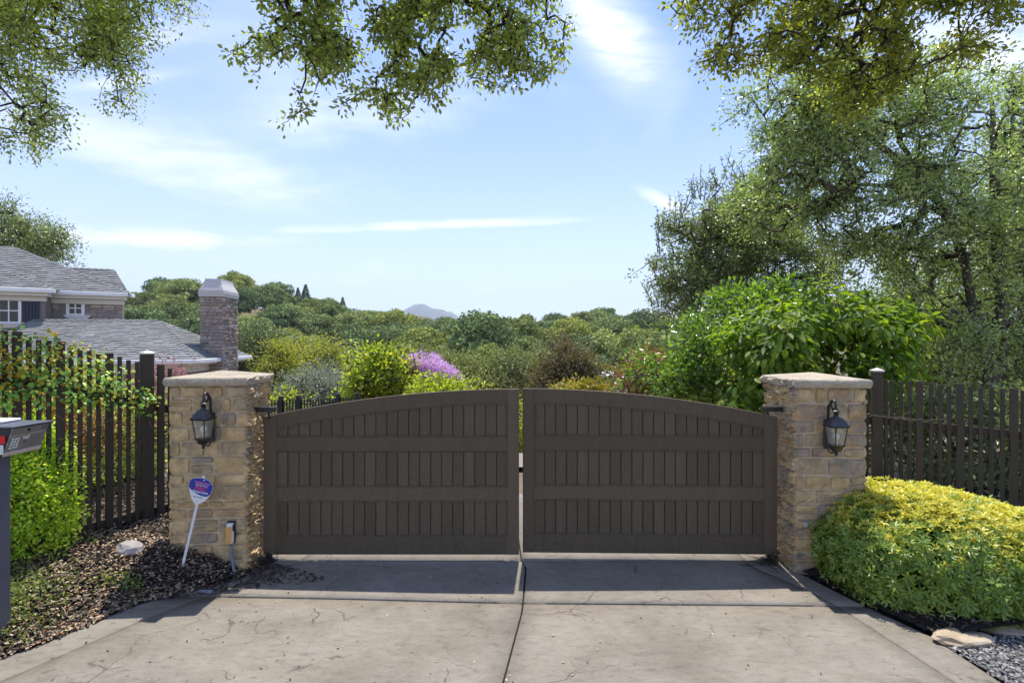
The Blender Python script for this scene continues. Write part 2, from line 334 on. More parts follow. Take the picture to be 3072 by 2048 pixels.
# driveway concrete
def concrete():
    m, nt, b = mat0('stamped_concrete'); ge = NN(nt, "ShaderNodeNewGeometry"); P = ge.outputs["Position"]
    base = ramp(nt, noise(nt, P, 1.3, 10, .62, .4, (1, 1.6, 1)), [(.28, (.195, .165, .126)), (.5, (.250, .218, .172)), (.72, (.294, .262, .212))])
    def mul(a, f):
        mx = NN(nt, "ShaderNodeMix", data_type='RGBA', blend_type='MULTIPLY'); mx.inputs[0].default_value = 1; nt.links.new(a, mx.inputs[6]); nt.links.new(f, mx.inputs[7]); return mx.outputs[2]
    c = mul(base, ramp(nt, noise(nt, P, 9, 8, .68, .3, (1, 2.2, 1)), [(.28, g1(.66)), (.46, g1(.95)), (.7, g1(1.08))]))
    c = mul(c, ramp(nt, noise(nt, P, 70, 4, .7), [(.3, g1(.80)), (.55, g1(1))]))
    c = mul(c, ramp(nt, noise(nt, P, 7, 7, .75, 1.2, (1, 3.2, 1), .25), [(.30, g1(.70)), (.40, g1(.94)), (.5, g1(1))]))
    c = mul(c, ramp(nt, noise(nt, P, .7, 4, .6), [(.3, (.86, .87, .88)), (.7, (1.06, 1.05, 1.04))]))
    # thin stamped cracks: warped cell borders, broken up
    wn = NN(nt, "ShaderNodeTexNoise"); wn.inputs["Scale"].default_value = 2.6; wn.inputs["Detail"].default_value = 6; nt.links.new(P, wn.inputs["Vector"])
    sc = NN(nt, "ShaderNodeVectorMath", operation='SCALE'); sc.inputs[3].default_value = .55; LK(nt, wn, 1, sc, 0)
    ad = NN(nt, "ShaderNodeVectorMath", operation='ADD'); nt.links.new(P, ad.inputs[0]); LK(nt, sc, 0, ad, 1)
    def crack(scale, w, lo, hi, seedloc):
        mp = NN(nt, "ShaderNodeMapping"); mp.inputs["Scale"].default_value = (1, 1, 0); mp.inputs["Location"].default_value = seedloc; LK(nt, ad, 0, mp, 0)
        v = NN(nt, "ShaderNodeTexVoronoi", feature='DISTANCE_TO_EDGE'); v.inputs["Scale"].default_value = scale; LK(nt, mp, 0, v, "Vector")
        line = ramp(nt, v.outputs["Distance"], [(0, g1(1)), (w * .5, g1(.8)), (w, g1(0))])
        br = ramp(nt, noise(nt, P, 1.9, 5, .6, 0, (1, 1, 1), 0, seedloc), [(lo, g1(0)), (hi, g1(1))])
        return MATH(nt, 'MULTIPLY', line, br)
    ck = MATH(nt, 'MAXIMUM', crack(1.15, .006, .50, .56, (3.1, .7, 0)), MATH(nt, 'MULTIPLY', crack(2.1, .008, .52, .60, (7.7, 2.2, 0)), .7), clamp=True)
    mx = NN(nt, "ShaderNodeMix", data_type='RGBA'); nt.links.new(ck, mx.inputs[0]); nt.links.new(c, mx.inputs[6]); mx.inputs[7].default_value = (.105, .086, .068, 1)
    nt.links.new(mx.outputs[2], b.inputs["Base Color"]); b.inputs["Roughness"].default_value = .82; b.inputs["Specular IOR Level"].default_value = .3
    h = MATH(nt, 'ADD', MATH(nt, 'MULTIPLY', noise(nt, P, 6, 9, .65), 1.0), MATH(nt, 'MULTIPLY', noise(nt, P, 90, 4, .7), .12)); h = MATH(nt, 'SUBTRACT', h, MATH(nt, 'MULTIPLY', ck, .5))
    bp = NN(nt, "ShaderNodeBump"); bp.inputs["Strength"].default_value = .7; bp.inputs["Distance"].default_value = .012; nt.links.new(h, bp.inputs["Height"]); nt.links.new(bp.outputs[0], b.inputs["Normal"])
    return m
M['concrete'] = concrete()
M['soil'] = surf('dark_soil', [(0, (.010, .008, .006)), (1, (.04, .03, .022))], 20, .95, 1, 0, 8, 60, .02)
def groundmat():
    m, nt, b = mat0('hill_ground'); ge = NN(nt, "ShaderNodeNewGeometry"); P = ge.outputs["Position"]
    c = ramp(nt, noise(nt, P, .05, 8, .6), [(.3, (.075, .07, .035)), (.5, (.19, .14, .08)), (.7, (.33, .25, .15))])
    mx = NN(nt, "ShaderNodeMix", data_type='RGBA', blend_type='MULTIPLY'); mx.inputs[0].default_value = 1; nt.links.new(c, mx.inputs[6])
    nt.links.new(ramp(nt, noise(nt, P, 3, 6, .7), [(.3, g1(.6)), (.7, g1(1.1))]), mx.inputs[7]); nt.links.new(mx.outputs[2], b.inputs["Base Color"]); b.inputs["Roughness"].default_value = .95; return m
M['ground'] = groundmat()
M['mount'] = surf('mountain', [(0, (.08, .075, .05)), (1, (.20, .17, .11))], .004, .95, 0, 0)
M['gravelbase'] = surf('gravel_base', [(0, (.07, .07, .075)), (1, (.17, .165, .16))], 40, .95, 1, 0, 8, 80, .02)
M['gravel'] = leafmat('gravel_stone', [(0.1, 0.1, 0.11), (0.18, 0.175, 0.17), (0.27, 0.25, 0.22), (0.4, 0.38, 0.34)], 0, .9)
# glass of the lanterns
m, nt_, b_ = mat0('seeded_glass'); b_.inputs["Base Color"].default_value = (.50, .50, .36, 1); b_.inputs["Roughness"].default_value = .12; b_.inputs["Transmission Weight"].default_value = .0
b_.inputs["Alpha"].default_value = .26; b_.inputs["Specular IOR Level"].default_value = .8; M['lampglass'] = m
M['bulb'] = plain('bulb', (.80, .78, .66), .3)
# foliage kinds
M['l_oak'] = leafmat('oak_leaf', [(0.136, 0.162, 0.039), (0.202, 0.241, 0.058), (0.299, 0.356, 0.085), (0.381, 0.453, 0.109)], .42, .42)
M['l_oakr'] = leafmat('oak_leaf_warm', [(0.116, 0.125, 0.022), (0.176, 0.189, 0.034), (0.234, 0.252, 0.046), (0.28, 0.301, 0.054)], .58, .42)
M['l_live'] = leafmat('live_oak_leaf', [(0.158, 0.192, 0.081), (0.233, 0.284, 0.12), (0.343, 0.419, 0.176), (0.451, 0.55, 0.231)], .30, .36, (1.2, 1.3, .5), .55)
M['l_dark'] = leafmat('dark_oak_leaf', [(0.112, 0.141, 0.056), (0.169, 0.211, 0.085), (0.254, 0.318, 0.128), (0.316, 0.395, 0.158)], .25, .40, (1.2, 1.2, .5), .5)
M['l_hill'] = leafmat('hill_oak', [(0.122, 0.152, 0.055), (0.17, 0.214, 0.077), (0.242, 0.303, 0.109), (0.315, 0.393, 0.142)], .07, .8, spec=.12, hue=True)
M['l_hill2'] = leafmat('hill_green', [(0.157, 0.183, 0.047), (0.224, 0.26, 0.068), (0.278, 0.323, 0.083), (0.332, 0.385, 0.1)], .07, .8, spec=.12, hue=True)
M['l_pale'] = leafmat('pale_green', [(0.139, 0.177, 0.068), (0.197, 0.246, 0.097), (0.276, 0.316, 0.139), (0.353, 0.375, 0.177)], .07, .8, spec=.12, hue=True)
M['l_yg'] = leafmat('yellow_green', [(0.128, 0.16, 0.029), (0.206, 0.239, 0.041), (0.302, 0.302, 0.049), (0.383, 0.351, 0.064)], .42, .5)
M['l_olive'] = leafmat('olive_leaf', [(0.155, 0.186, 0.124), (0.233, 0.263, 0.186), (0.324, 0.355, 0.263), (0.432, 0.463, 0.371)], .2, .55, (1.1, 1.1, .8))
M['l_lime'] = leafmat('lime_leaf', [(0.139, 0.2, 0.023), (0.216, 0.277, 0.031), (0.308, 0.354, 0.039), (0.43, 0.43, 0.046)], .5, .45)
M['l_purple'] = leafmat('purple_blossom', [(0.484, 0.297, 0.484), (0.605, 0.418, 0.594), (0.704, 0.55, 0.693), (0.72, 0.682, 0.72)], .35, .6, (1.0, .8, 1.05))
M['l_brown'] = leafmat('brown_green_leaf', [(0.09, 0.109, 0.034), (0.139, 0.139, 0.049), (0.189, 0.154, 0.069), (0.239, 0.168, 0.09)], .2, .6, (1.1, 1.0, .6), .2)
M['l_glossy'] = leafmat('glossy_leaf', [(0.072, 0.113, 0.023), (0.111, 0.174, 0.035), (0.171, 0.267, 0.053), (0.237, 0.37, 0.074)], .38, .28, (1.25, 1.35, .35), .6)
M['l_dog'] = leafmat('broad_leaf', [(0.064, 0.129, 0.015), (0.103, 0.18, 0.021), (0.155, 0.238, 0.026), (0.22, 0.284, 0.032)], .5, .58, (1.25, 1.25, .35), .3)
M['l_red'] = leafmat('red_green_leaf', [(0.1, 0.137, 0.024), (0.161, 0.174, 0.037), (0.274, 0.113, 0.062), (0.324, 0.074, 0.062)], .4, .45, (1.2, 1.0, .6))
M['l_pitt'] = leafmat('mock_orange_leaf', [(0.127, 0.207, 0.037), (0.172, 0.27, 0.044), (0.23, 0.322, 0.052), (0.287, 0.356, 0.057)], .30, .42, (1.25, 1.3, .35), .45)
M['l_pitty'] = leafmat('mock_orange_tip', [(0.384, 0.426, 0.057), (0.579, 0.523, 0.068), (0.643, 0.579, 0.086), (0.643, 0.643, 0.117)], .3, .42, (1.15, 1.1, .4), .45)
M['l_bush'] = leafmat('bright_bush_leaf', [(0.234, 0.371, 0.046), (0.348, 0.51, 0.051), (0.51, 0.626, 0.068), (0.72, 0.72, 0.115)], .42, .42, (1.2, 1.25, .35), .45)
M['l_vine'] = leafmat('vine_leaf', [(0.11, 0.165, 0.033), (0.209, 0.264, 0.033), (0.418, 0.396, 0.033), (0.572, 0.462, 0.044), (0.528, 0.264, 0.044)], .45, .5, (1.15, 1.0, .4))
M['l_vineg'] = leafmat('green_vine_leaf', [(0.119, 0.26, 0.069), (0.189, 0.401, 0.095), (0.376, 0.66, 0.141), (0.66, 0.72, 0.141)], .4, .45)
M['l_under'] = leafmat('shrub_leaf', [(0.193, 0.27, 0.077), (0.348, 0.465, 0.116), (0.658, 0.698, 0.154), (0.698, 0.698, 0.232)], .35, .45)
M['l_live2'] = leafmat('sunny_live_oak_leaf', [(0.066, 0.086, 0.029), (0.103, 0.133, 0.046), (0.161, 0.199, 0.067), (0.229, 0.246, 0.086)], .3, .4)
M['l_yo'] = leafmat('turning_leaf', [(0.128, 0.16, 0.024), (0.2, 0.224, 0.032), (0.32, 0.272, 0.04), (0.4, 0.24, 0.056)], .4, .45, (1.2, 1.1, .4))
M['l_orange'] = leafmat('orange_shrub_leaf', [(0.115, 0.115, 0.029), (0.269, 0.163, 0.048), (0.384, 0.192, 0.067), (0.403, 0.269, 0.115)], .35, .5, (1.1, .9, .5))
M['l_pink'] = leafmat('pink_flower', [(0.405, 0.144, 0.198), (0.495, 0.27, 0.306), (0.18, 0.135, 0.054)], .3, .6, (1, .8, .8))
M['l_cover'] = leafmat('ground_cover_leaf', [(0.08, 0.13, 0.03), (0.14, 0.2, 0.05), (0.24, 0.28, 0.08), (0.3, 0.3, 0.06)], .3, .45)
# ------------------------------------------------------------ terrain
def sm(t): t = np.clip(t, 0, 1); return t * t * (3 - 2 * t)
RU = (np.array([300, 560, 740, 900, 1060, 1110, 1200, 1400, 1650, 1850, 3072]) - 1536) / 1500
RH = np.array([12.5, 16.4, 16.8, 12.8, 6.5, 3.2, 0.4, 2.6, 2.0, 2.2, 2.0])
def G(X, Y):
    X = np.asarray(X, float); Y = np.asarray(Y, float)
    b = np.interp(Y, [-300, 0, 8.5, 12, 20, 35, 60, 100], [-.2, -.05, -.05, -.5, -1.9, -5, -10, -7.0])
    rh = np.interp(X / np.maximum(Y, 40), RU, RH)
    far = -7 + (rh + 7) * sm((Y - 100) / 105)
    z = np.where(Y > 100, far, b)
    z = np.where(Y > 215, rh + (-26 - rh) * sm((Y - 215) / 110), z)
    z = z + 53 * np.exp(-(((X + .205 * 430) / 60) ** 2 + ((Y - 430) / 50) ** 2)) * (Y > 250)
    z = z + np.where(Y > 30, np.sin(X * .09 + Y * .03) * .8 * np.clip((Y - 30) / 60, 0, 1), 0)
    return z
EL = ([-8, -3, 2, 3, 3.34, 3.61, 3.77, 4.03, 4.26, 4.43, 4.7, 4.85, 5.4, 30], [-9, -8, -5.3, -4.3, -3.95, -3.70, -3.56, -3.43, -3.32, -3.19, -2.80, -2.60, -2.60, -2.6])
ER = ([-8, -3, 2.0, 3.34, 3.66, 3.89, 4.2, 4.61, 5.06, 5.4, 30], [6, 4.6, 3.45, 3.28, 3.26, 3.25, 3.10, 2.95, 2.80, 2.76, 2.76])
JL = ([-8, 2, 3.34, 4.22, 4.46, 5.2, 8], [-6, -4.1, -3.42, -2.96, -2.78, -2.2, -1.6])
JC = ([-8, 0, 3.34, 4.25, 5.07, 5.2, 8], [-1.2, -.55, -.062, .088, .142, .10, -.02])
JR = ([-8, 3.34, 4.30, 4.58, 5.06, 5.32, 8], [4.0, 2.96, 2.81, 2.73, 2.46, 2.43, 2.2])
def ip(t, y): return np.interp(y, t[0], t[1])
def bedL(X, Y):
    sd = np.maximum(ip(EL, Y) - X, 0); z = .012 + .40 * (1 - np.exp(-sd / .62))
    return z * (1 - sm((Y - 6.6) / 2.6)) + np.where(sd > .05, np.sin(X * 9 + Y * 4) * np.sin(Y * 11) * .008, 0) - .3 * sm((Y - 6.6) / 2.6)
def bedR(X, Y):
    sd = np.maximum(X - ip(ER, Y), 0); z = .02 + .16 * (1 - np.exp(-sd / .5)); return (z * (1 - sm((Y - 7) / 2)) - .3 * sm((Y - 7) / 2)) * 1.0
xs = np.sinh(np.linspace(-6.2, 6.2, 230)) / np.sinh(6.2) * 6500; ys = np.concatenate([np.linspace(-60, 9, 24), 9 + (np.linspace(0, 1, 230)[1:] ** 2.6) * 6600])
tag(grid('ground', xs, ys, G, M['ground']), kind='structure')
# ------------------------------------------------------------ driveway slabs (joints are real gaps)
def YA(X): return 4.357 + (-.043 * (X - .1) if X < .1 else -.017 * (X - .1))
drive = tag(bpy.data.objects.new('driveway', None), kind='structure'); COL.objects.link(drive)
def slab(ya, yb, la, lb, n=16, wob=0.006):
    """slab between two cross joints (functions of X) and two side curves"""
    nx = 14; V = []; J = .009; K = .0125
    def yclamp(f, x): return f(x) if callable(f) else f
    for j in range(n + 1):
        for i in range(nx + 1):
            t = j / n; x = 0.0
            for _ in range(3):
                y0, y1 = yclamp(ya, x) + K, yclamp(yb, x) - K; y = y0 + (y1 - y0) * t
                xl, xr = ip(la, y) + J, ip(lb, y) - J; x = xl + (xr - xl) * i / nx
            zz = 0.0015 * math.sin(x * 2.1 + y) + .001 * math.sin(y * 5 - x * 3)
            if y > 7.2: zz -= (y - 7.2) * .06
            V.append((x, y, zz))
    F = []; w = nx + 1
    for j in range(n):
        for i in range(nx): a = j * w + i; F.append((a, a + 1, a + w + 1, a + w))
    ring = [i for i in range(nx + 1)] + [j * w + nx for j in range(1, n + 1)] + [n * w + i for i in range(nx - 1, -1, -1)] + [j * w for j in range(n - 1, 0, -1)]
    k = len(V)
    for i in ring: V.append((V[i][0], V[i][1], -.045))
    for q in range(len(ring)):
        q2 = (q + 1) % len(ring); F.append((ring[q], k + q, k + q2, ring[q2]))
    return mesh_np('slab', V, F, None, M['concrete'], drive)
cols = [(EL, JL), (JL, JC), (JC, JR), (JR, ER)]
for la, lb in cols:
    slab(-3.0, 1.2, la, lb); slab(1.2, YA, la, lb, 22); slab(YA, 5.205, la, lb, 8); slab(5.205, 7.6, la, lb, 12)
tag(grid('bounce_street', np.linspace(-40, 40, 20), np.linspace(-30, -3.05, 12), lambda X, Y: 0 * X - .012, M['concrete']), kind='structure')  # unseen pale paving behind the camera, added to bounce light onto the gate
tag(grid('sub_base', np.linspace(-9, 6, 30), np.linspace(-3, 7.4, 30), lambda X, Y: 0 * X - .016, M['soil']), kind='structure')
# lane beyond the gate turning off (seen through the slit)
tag(grid('lane', np.linspace(-2.5, 6, 12), np.linspace(9.3, 12.2, 12), lambda X, Y: G(X, Y) + .10, M['concrete']), kind='structure')
def bedgrid(name, fn, x0, x1, y0, y1, nx, ny, mat, edge, side):
    V = []; F = []
    for j in range(ny + 1):
        y = y0 + (y1 - y0) * j / ny; e = float(ip(edge, y))
        for i in range(nx + 1):
            t = (i / nx) ** 1.8; x = e + (.012 if side > 0 else -.012) + ((x1 if side > 0 else x0) - e) * t
            V.append((x, y, float(fn(x, y))))
    w = nx + 1
    for j in range(ny):
        for i in range(nx):
            a = j * w + i; f = (a, a + 1, a + w + 1, a + w); F.append(f if side > 0 else f[::-1])
    return tag(mesh_np(name, V, F, None, mat, smooth=True), kind='structure')
bedgrid('planting_bed', bedL, -11, 0, 0.5, 9.5, 36, 70, M['soil'], EL, -1)
bedgrid('planting_bed', bedR, 0, 12, 3.80, 9.3, 30, 50, M['soil'], ER, 1)
def grav(X, Y): return np.full(np.shape(X), .0) + .004 + .02 * (1 - np.exp(-np.maximum(X - ip(ER, Y), 0) / .3))
bedgrid('gravel_strip', grav, 0, 9, -2.0, 3.80, 20, 30, M['gravelbase'], ER, 1)
# ------------------------------------------------------------ gates
def arch(X): return 1.787 - .287 * ((X - .092) / 2.66) ** 2
YG = 5.184; GT = .052
def gate(label, X0, X1, hinge, ang):
    """leaf from X0 (outer, hinge) to X1 (meeting); world x; rotates about the hinge by ang"""
    t = empty('driveway_gate', (hinge, YG, 0), label, 'gate', 'pair of driveway gate leaves')
    t.rotation_euler = (0, 0, ang)
    xa, xb = min(X0, X1), max(X0, X1); left = X0 < X1
    so_, si = .130, .118
    xl = xa + (so_ if left else si); xr = xb - (si if left else so_)
    def part(name, x0, x1, z0, z1, y0, y1, top=False, ch=.004, off=0.0, m='gate', p=t, bot=False):
        mb = MB(); n = 1 if not top else (2 if bot and x1 - x0 > .3 else 1) * max(1, int((x1 - x0) / .14))
        if top and n > 1:   # curved piece: sweep
            V = []; F = []
            for i in range(n + 1):
                x = x0 + (x1 - x0) * i / n; zt = arch(x) + off; zb = (arch(x) + z0) if bot else z0
                V += [(x, y0, zb), (x, y1, zb), (x, y1, zt), (x, y0 + .003, zt), (x, y0, zt - .004)]
            for i in range(n):
                a = i * 5; b = a + 5
                for k in range(5): F.append((a + k, b + k, b + (k + 1) % 5, a + (k + 1) % 5))
            F += [tuple(range(5))[::-1], tuple(n * 5 + k for k in range(5))]
            mb.add([(v[0] - hinge, v[1] - YG, v[2]) for v in V], [tuple(reversed(f)) for f in F])
        else:
            def fn(q):
                z = q.z
                if top and q.z > z0 + .5: z = arch(q.x) + off
                return (q.x - hinge, q.y - YG, z)
            mb.box(x0, x1, y0, y1, z0, z1 if not top else z0 + 1, ch, fn=fn)
        o = mb.build(name, M[m]); o.parent = p; return o
    yf, yb = YG, YG + GT
    zb = .071
    part('stile', xa, xl, zb, 0, yf, yb, top=True); part('stile', xr, xb, zb, 0, yf, yb, top=True)
    part('arched_rail', xl + .001, xr - .001, -.145, 0, yf, yb, top=True, bot=True)
    for z0, z1 in ((1.146, 1.288), (.631, .766), (zb, .258)): part('rail', xl + .001, xr - .001, z0, z1, yf + .001, yb)
    n = 21; pw = (xr - xl) / n
    rows = [(1.288, None), (.766, 1.146), (.258, .631)]
    for z0, z1 in rows:
        # backing strip behind the plank joints, so no light shows between them
        yq0, yq1 = yf + .020, yf + .036
        for i in range(n):
            x0, x1 = xl + pw * i + .0036, xl + pw * (i + 1) - .0036; dy = rd.uniform(-.0012, .0012)
            if z1: part('plank', x0, x1, z0 - .004, z1 + .004, yq0 + dy, yq1 + dy, ch=.0035)
            else: part('plank', x0, x1, z0 - .004, 0, yq0 + dy, yq1 + dy, top=True, off=-.142, ch=.0035)
        if z1: part('backing_board', xl, xr, z0 - .002, z1 + .002, yf + .0375, yb - .004, ch=0, m='boxdark')
        else: part('backing_board', xl, xr, z0 - .002, 0, yf + .0375, yb - .004, top=True, off=-.144, m='boxdark')
        # stuck moulding round the panel
        w = .014
        part('moulding', xl + .0015, xr - .0015, z0, z0 + w, yf + .006, yf + .019, ch=.003)
        if z1: part('moulding', xl + .0015, xr - .0015, z1 - w, z1, yf + .006, yf + .019, ch=.003)
        else: part('moulding', xl + .0015, xr - .0015, -.145 - w, 0, yf + .006, yf + .019, top=True, off=-.1455, bot=True)
        zt = z1 - w if z1 else None
        for xx in (xl + .0015, xr - .0015 - w):
            if zt: part('moulding', xx, xx + w, z0 + w, zt, yf + .006, yf + .019, ch=.003)
            else: part('moulding', xx, xx + w, z0 + w, arch(xx) - .145 - w - .002, yf + .006, yf + .019, ch=.003)
    return t
gate('dark brown wooden gate leaf hung on the pillar that has the yard sign', -2.578, .073, -2.578, 0)
gate('dark brown wooden gate leaf hung on the pillar beside the big clipped yellow-green hedge', 2.75, .112, 2.75, math.radians(-1.2))
# ------------------------------------------------------------ stone work
def layout(w, h, hmin=.085, hmax=.18, wmin=.11, wmax=.36, rs=rd):
    out = []; z = 0
    while z < h - .02:
        ch = rs.uniform(hmin, hmax)
        if h - z - ch < hmin: ch = h - z
        x = 0
        while x < w - .01:
            sw = rs.uniform(wmin, wmax)
            if w - x - sw < wmin: sw = w - x
            if ch > .13 and rs.random() < .3 and sw > .15:
                k = rs.uniform(.4, .6); out += [(x, z, sw, ch * k), (x, z + ch * k, sw, ch * (1 - k))]
            else: out.append((x, z, sw, ch))
            x += sw
        z += ch
    return out
def stone_mesh(o, u, n, rect, proud, back, joint, rough, mat, parent, nx=5, ny=4, name='stone', wob=.004):
    """one stone on the plane o + x*u + z*up, facing n"""
    x, z, w, h = rect; up = Vector((0, 0, 1)); x0, x1, z0, z1 = x + joint, x + w - joint, z + joint, z + h - joint
    jx = lambda: rd.uniform(-wob, wob)
    c = [[x0 + jx(), z0 + jx()], [x1 + jx(), z0 + jx()], [x1 + jx(), z1 + jx()], [x0 + jx(), z1 + jx()]]
    V = []; pr = proud * rd.uniform(.6, 1.25); e = min(.011, w * .12, h * .12); tilt = rd.uniform(-.3, .3) * rough; tl2 = rd.uniform(-.3, .3) * rough
    fx = [0, 0 + e / w] + [(i + 1) / (nx - 1) for i in range(nx - 2)] + [1 - e / w, 1]
    fz = [0, 0 + e / h] + [(i + 1) / (ny - 1) for i in range(ny - 2)] + [1 - e / h, 1]
    for j, b in enumerate(fz):
        for i, a in enumerate(fx):
            px = (c[0][0] * (1 - a) + c[1][0] * a) * (1 - b) + (c[3][0] * (1 - a) + c[2][0] * a) * b
            pz = (c[0][1] * (1 - a) + c[1][1] * a) * (1 - b) + (c[3][1] * (1 - a) + c[2][1] * a) * b
            rim = i in (0, len(fx) - 1) or j in (0, len(fz) - 1)
            corner = (i in (0, 1, len(fx) - 2, len(fx) - 1)) and (j in (0, 1, len(fz) - 2, len(fz) - 1))
            d = -back if rim else pr + rd.uniform(-1, 1) * rough - (e * .35 if (i in (1, len(fx) - 2) or j in (1, len(fz) - 2)) else 0) + tilt * (a - .5) * 2 + tl2 * (b - .5) * 2 - (e * .4 if corner else 0)
            if corner:
                px += (e * .35 if a < .5 else -e * .35); pz += (e * .35 if b < .5 else -e * .35)
            V.append(o + u * px + up * pz + n * d)
    k = len(fx); F = []
    flip = u.cross(up).dot(n) < 0
    for j in range(len(fz) - 1):
        for i in range(k - 1):
            a = j * k + i; f = (a, a + 1, a + k + 1, a + k); F.append(f[::-1] if flip else f)
    mb = MB(); mb.add(V, F); return mb.build(name, mat, parent)
def pillar(label, N, ang, w, d, ztop, side, zb=-.05):
    """N: near inner corner (x, y) world; side=-1 left pillar (body extends to -x), +1 right"""
    t = empty('stone_pillar', (N[0], N[1], 0), label, 'pillar', 'stone gate pillars'); t.rotation_euler = (0, 0, ang)
    Mx = wm(t); u = (Mx.to_3x3() @ Vector((side, 0, 0))); v = (Mx.to_3x3() @ Vector((0, 1, 0))); o = Vector((N[0], N[1], zb))
    H = ztop - zb; r = .022
    mb = MB(); c = [o + u * (r if not i & 1 else w - r) + v * (r if not i & 2 else d - r) + Vector((0, 0, H if i & 4 else 0)) for i in range(8)]; mb.hexa(c, 0).build('mortar_core', M['mortar'], t)
    faces = [(o, u, -v, w, 5, 4), (o + v * d, -v, -u, d, 6, 5), (o + u * w, v, u, d, 4, 3), (o + u * w + v * d, -u, v, w, 4, 3)]
    for q, (fo, fu, fn, fw, nx, ny) in enumerate(faces):
        for rc in layout(fw, H, .072, .175, .09, .33):
            stone_mesh(fo + (-fn) * .02, fu, fn, rc, .021, .016, .0038, .006 if q != 1 else .026, M['stone'], t, nx + (3 if q == 1 else 1), ny + (3 if q == 1 else 1))
    # cap: chipped slab with a low pyramid top
    ov = .040; n = 22; V = []; ring = []
    cx0, cx1, cy0, cy1 = -.022, w + ov * .55, -ov, d + ov
    pts = []
    for a, b, m in (((cx0, cy0), (cx1, cy0), 16), ((cx1, cy0), (cx1, cy1), 14), ((cx1, cy1), (cx0, cy1), 16), ((cx0, cy1), (cx0, cy0), 18)):
        for i in range(m): pts.append((a[0] + (b[0] - a[0]) * i / m, a[1] + (b[1] - a[1]) * i / m, 3 if a == (cx0, cy1) else 1))
    lv = [(-.0, .018, .004), (.018, .004, .006), (.045, -.004, .008), (.070, .002, .006), (.082, .014, .003)]
    k = len(pts); cx, cy = (cx0 + cx1) / 2, (cy0 + cy1) / 2
    for z, ins, rg in lv:
        for (x, y, rr) in pts:
            dx, dy = cx - x, cy - y; L = math.hypot(dx, dy); q = ins + rd.uniform(-rg, rg) * (rr if rr > 1 else .45) + (.016 * rd.random() if rr > 1 and z < .05 else 0)
            p = o + u * (x + dx / L * q) + v * (y + dy / L * q) + Vector((0, 0, H + z + (rd.uniform(-.0015, .0015) if z > .03 else 0))); V.append(p)
    F = []
    for l in range(len(lv) - 1):
        for i in range(k): F.append((l * k + i, l * k + (i + 1) % k, (l + 1) * k + (i + 1) % k, (l + 1) * k + i))
    b0 = (len(lv) - 1) * k; V.append(o + u * cx + v * cy + Vector((0, 0, H + .082 + .055))); F += [(b0 + i, b0 + (i + 1) % k, len(V) - 1) for i in range(k)]
    F.append(tuple(reversed(range(k))))
    if side < 0: F = [f[::-1] for f in F]
    MB().add(V, F).build('cap_stone', M['cap'], t)
    return t, o, u, v
PL = pillar('tan stone gate pillar with the yard sign leaning at its foot', (-2.608, 4.91), math.radians(4.5), .735, .60, 1.845, -1)
PR = pillar('tan stone gate pillar rising behind the clipped yellow-green hedge', (2.792, 4.938), math.radians(-2.5), .70, .66, 1.822, 1)
# hinge brackets bolted to the pillars above the gate
def bracket(label, x0, x1, z0, z1, y0, y1, pinx, ztop):
    t = empty('gate_hinge', (x0, y0, z0), label, 'gate hinge', 'gate hinge brackets')
    MB().box(x0, x1, y0, y1, z0, z1, .004).build('bracket', M['darkmetal'], t)
    MB().tube([(pinx, y0 + .04, ztop - .02), (pinx, y0 + .04, z0 + .005)], .012, 8).build('pin', M['darkmetal'], t)
bracket('dark steel hinge bracket sticking out of the pillar with the yard sign', -2.630, -2.44, 1.556, 1.606, 5.12, 5.19, -2.51, 1.50)
bracket('dark steel hinge bracket sticking out of the pillar behind the clipped hedge', 2.60, 2.80, 1.557, 1.606, 5.16, 5.23, 2.66, 1.49)
def foot_hinge(label, x, y):
    t = empty('floor_hinge', (x, y, 0), label, 'floor hinge', 'floor pivots of the gate')
    MB().lathe((x, y, 0.004), [(.05, 0), (.05, .018), (.028, .024), (.022, .09), (.0, .092)], 12).build('pivot', M['darkmetal'], t)
    MB().box(x - .07, x + .07, y - .04, y + .04, .003, .012, .003).build('plate', M['darkmetal'], t)
foot_hinge('dark floor pivot under the gate leaf on the yard sign side', -2.52, 5.20); foot_hinge('dark floor pivot under the gate leaf on the clipped hedge side', 2.69, 5.24)
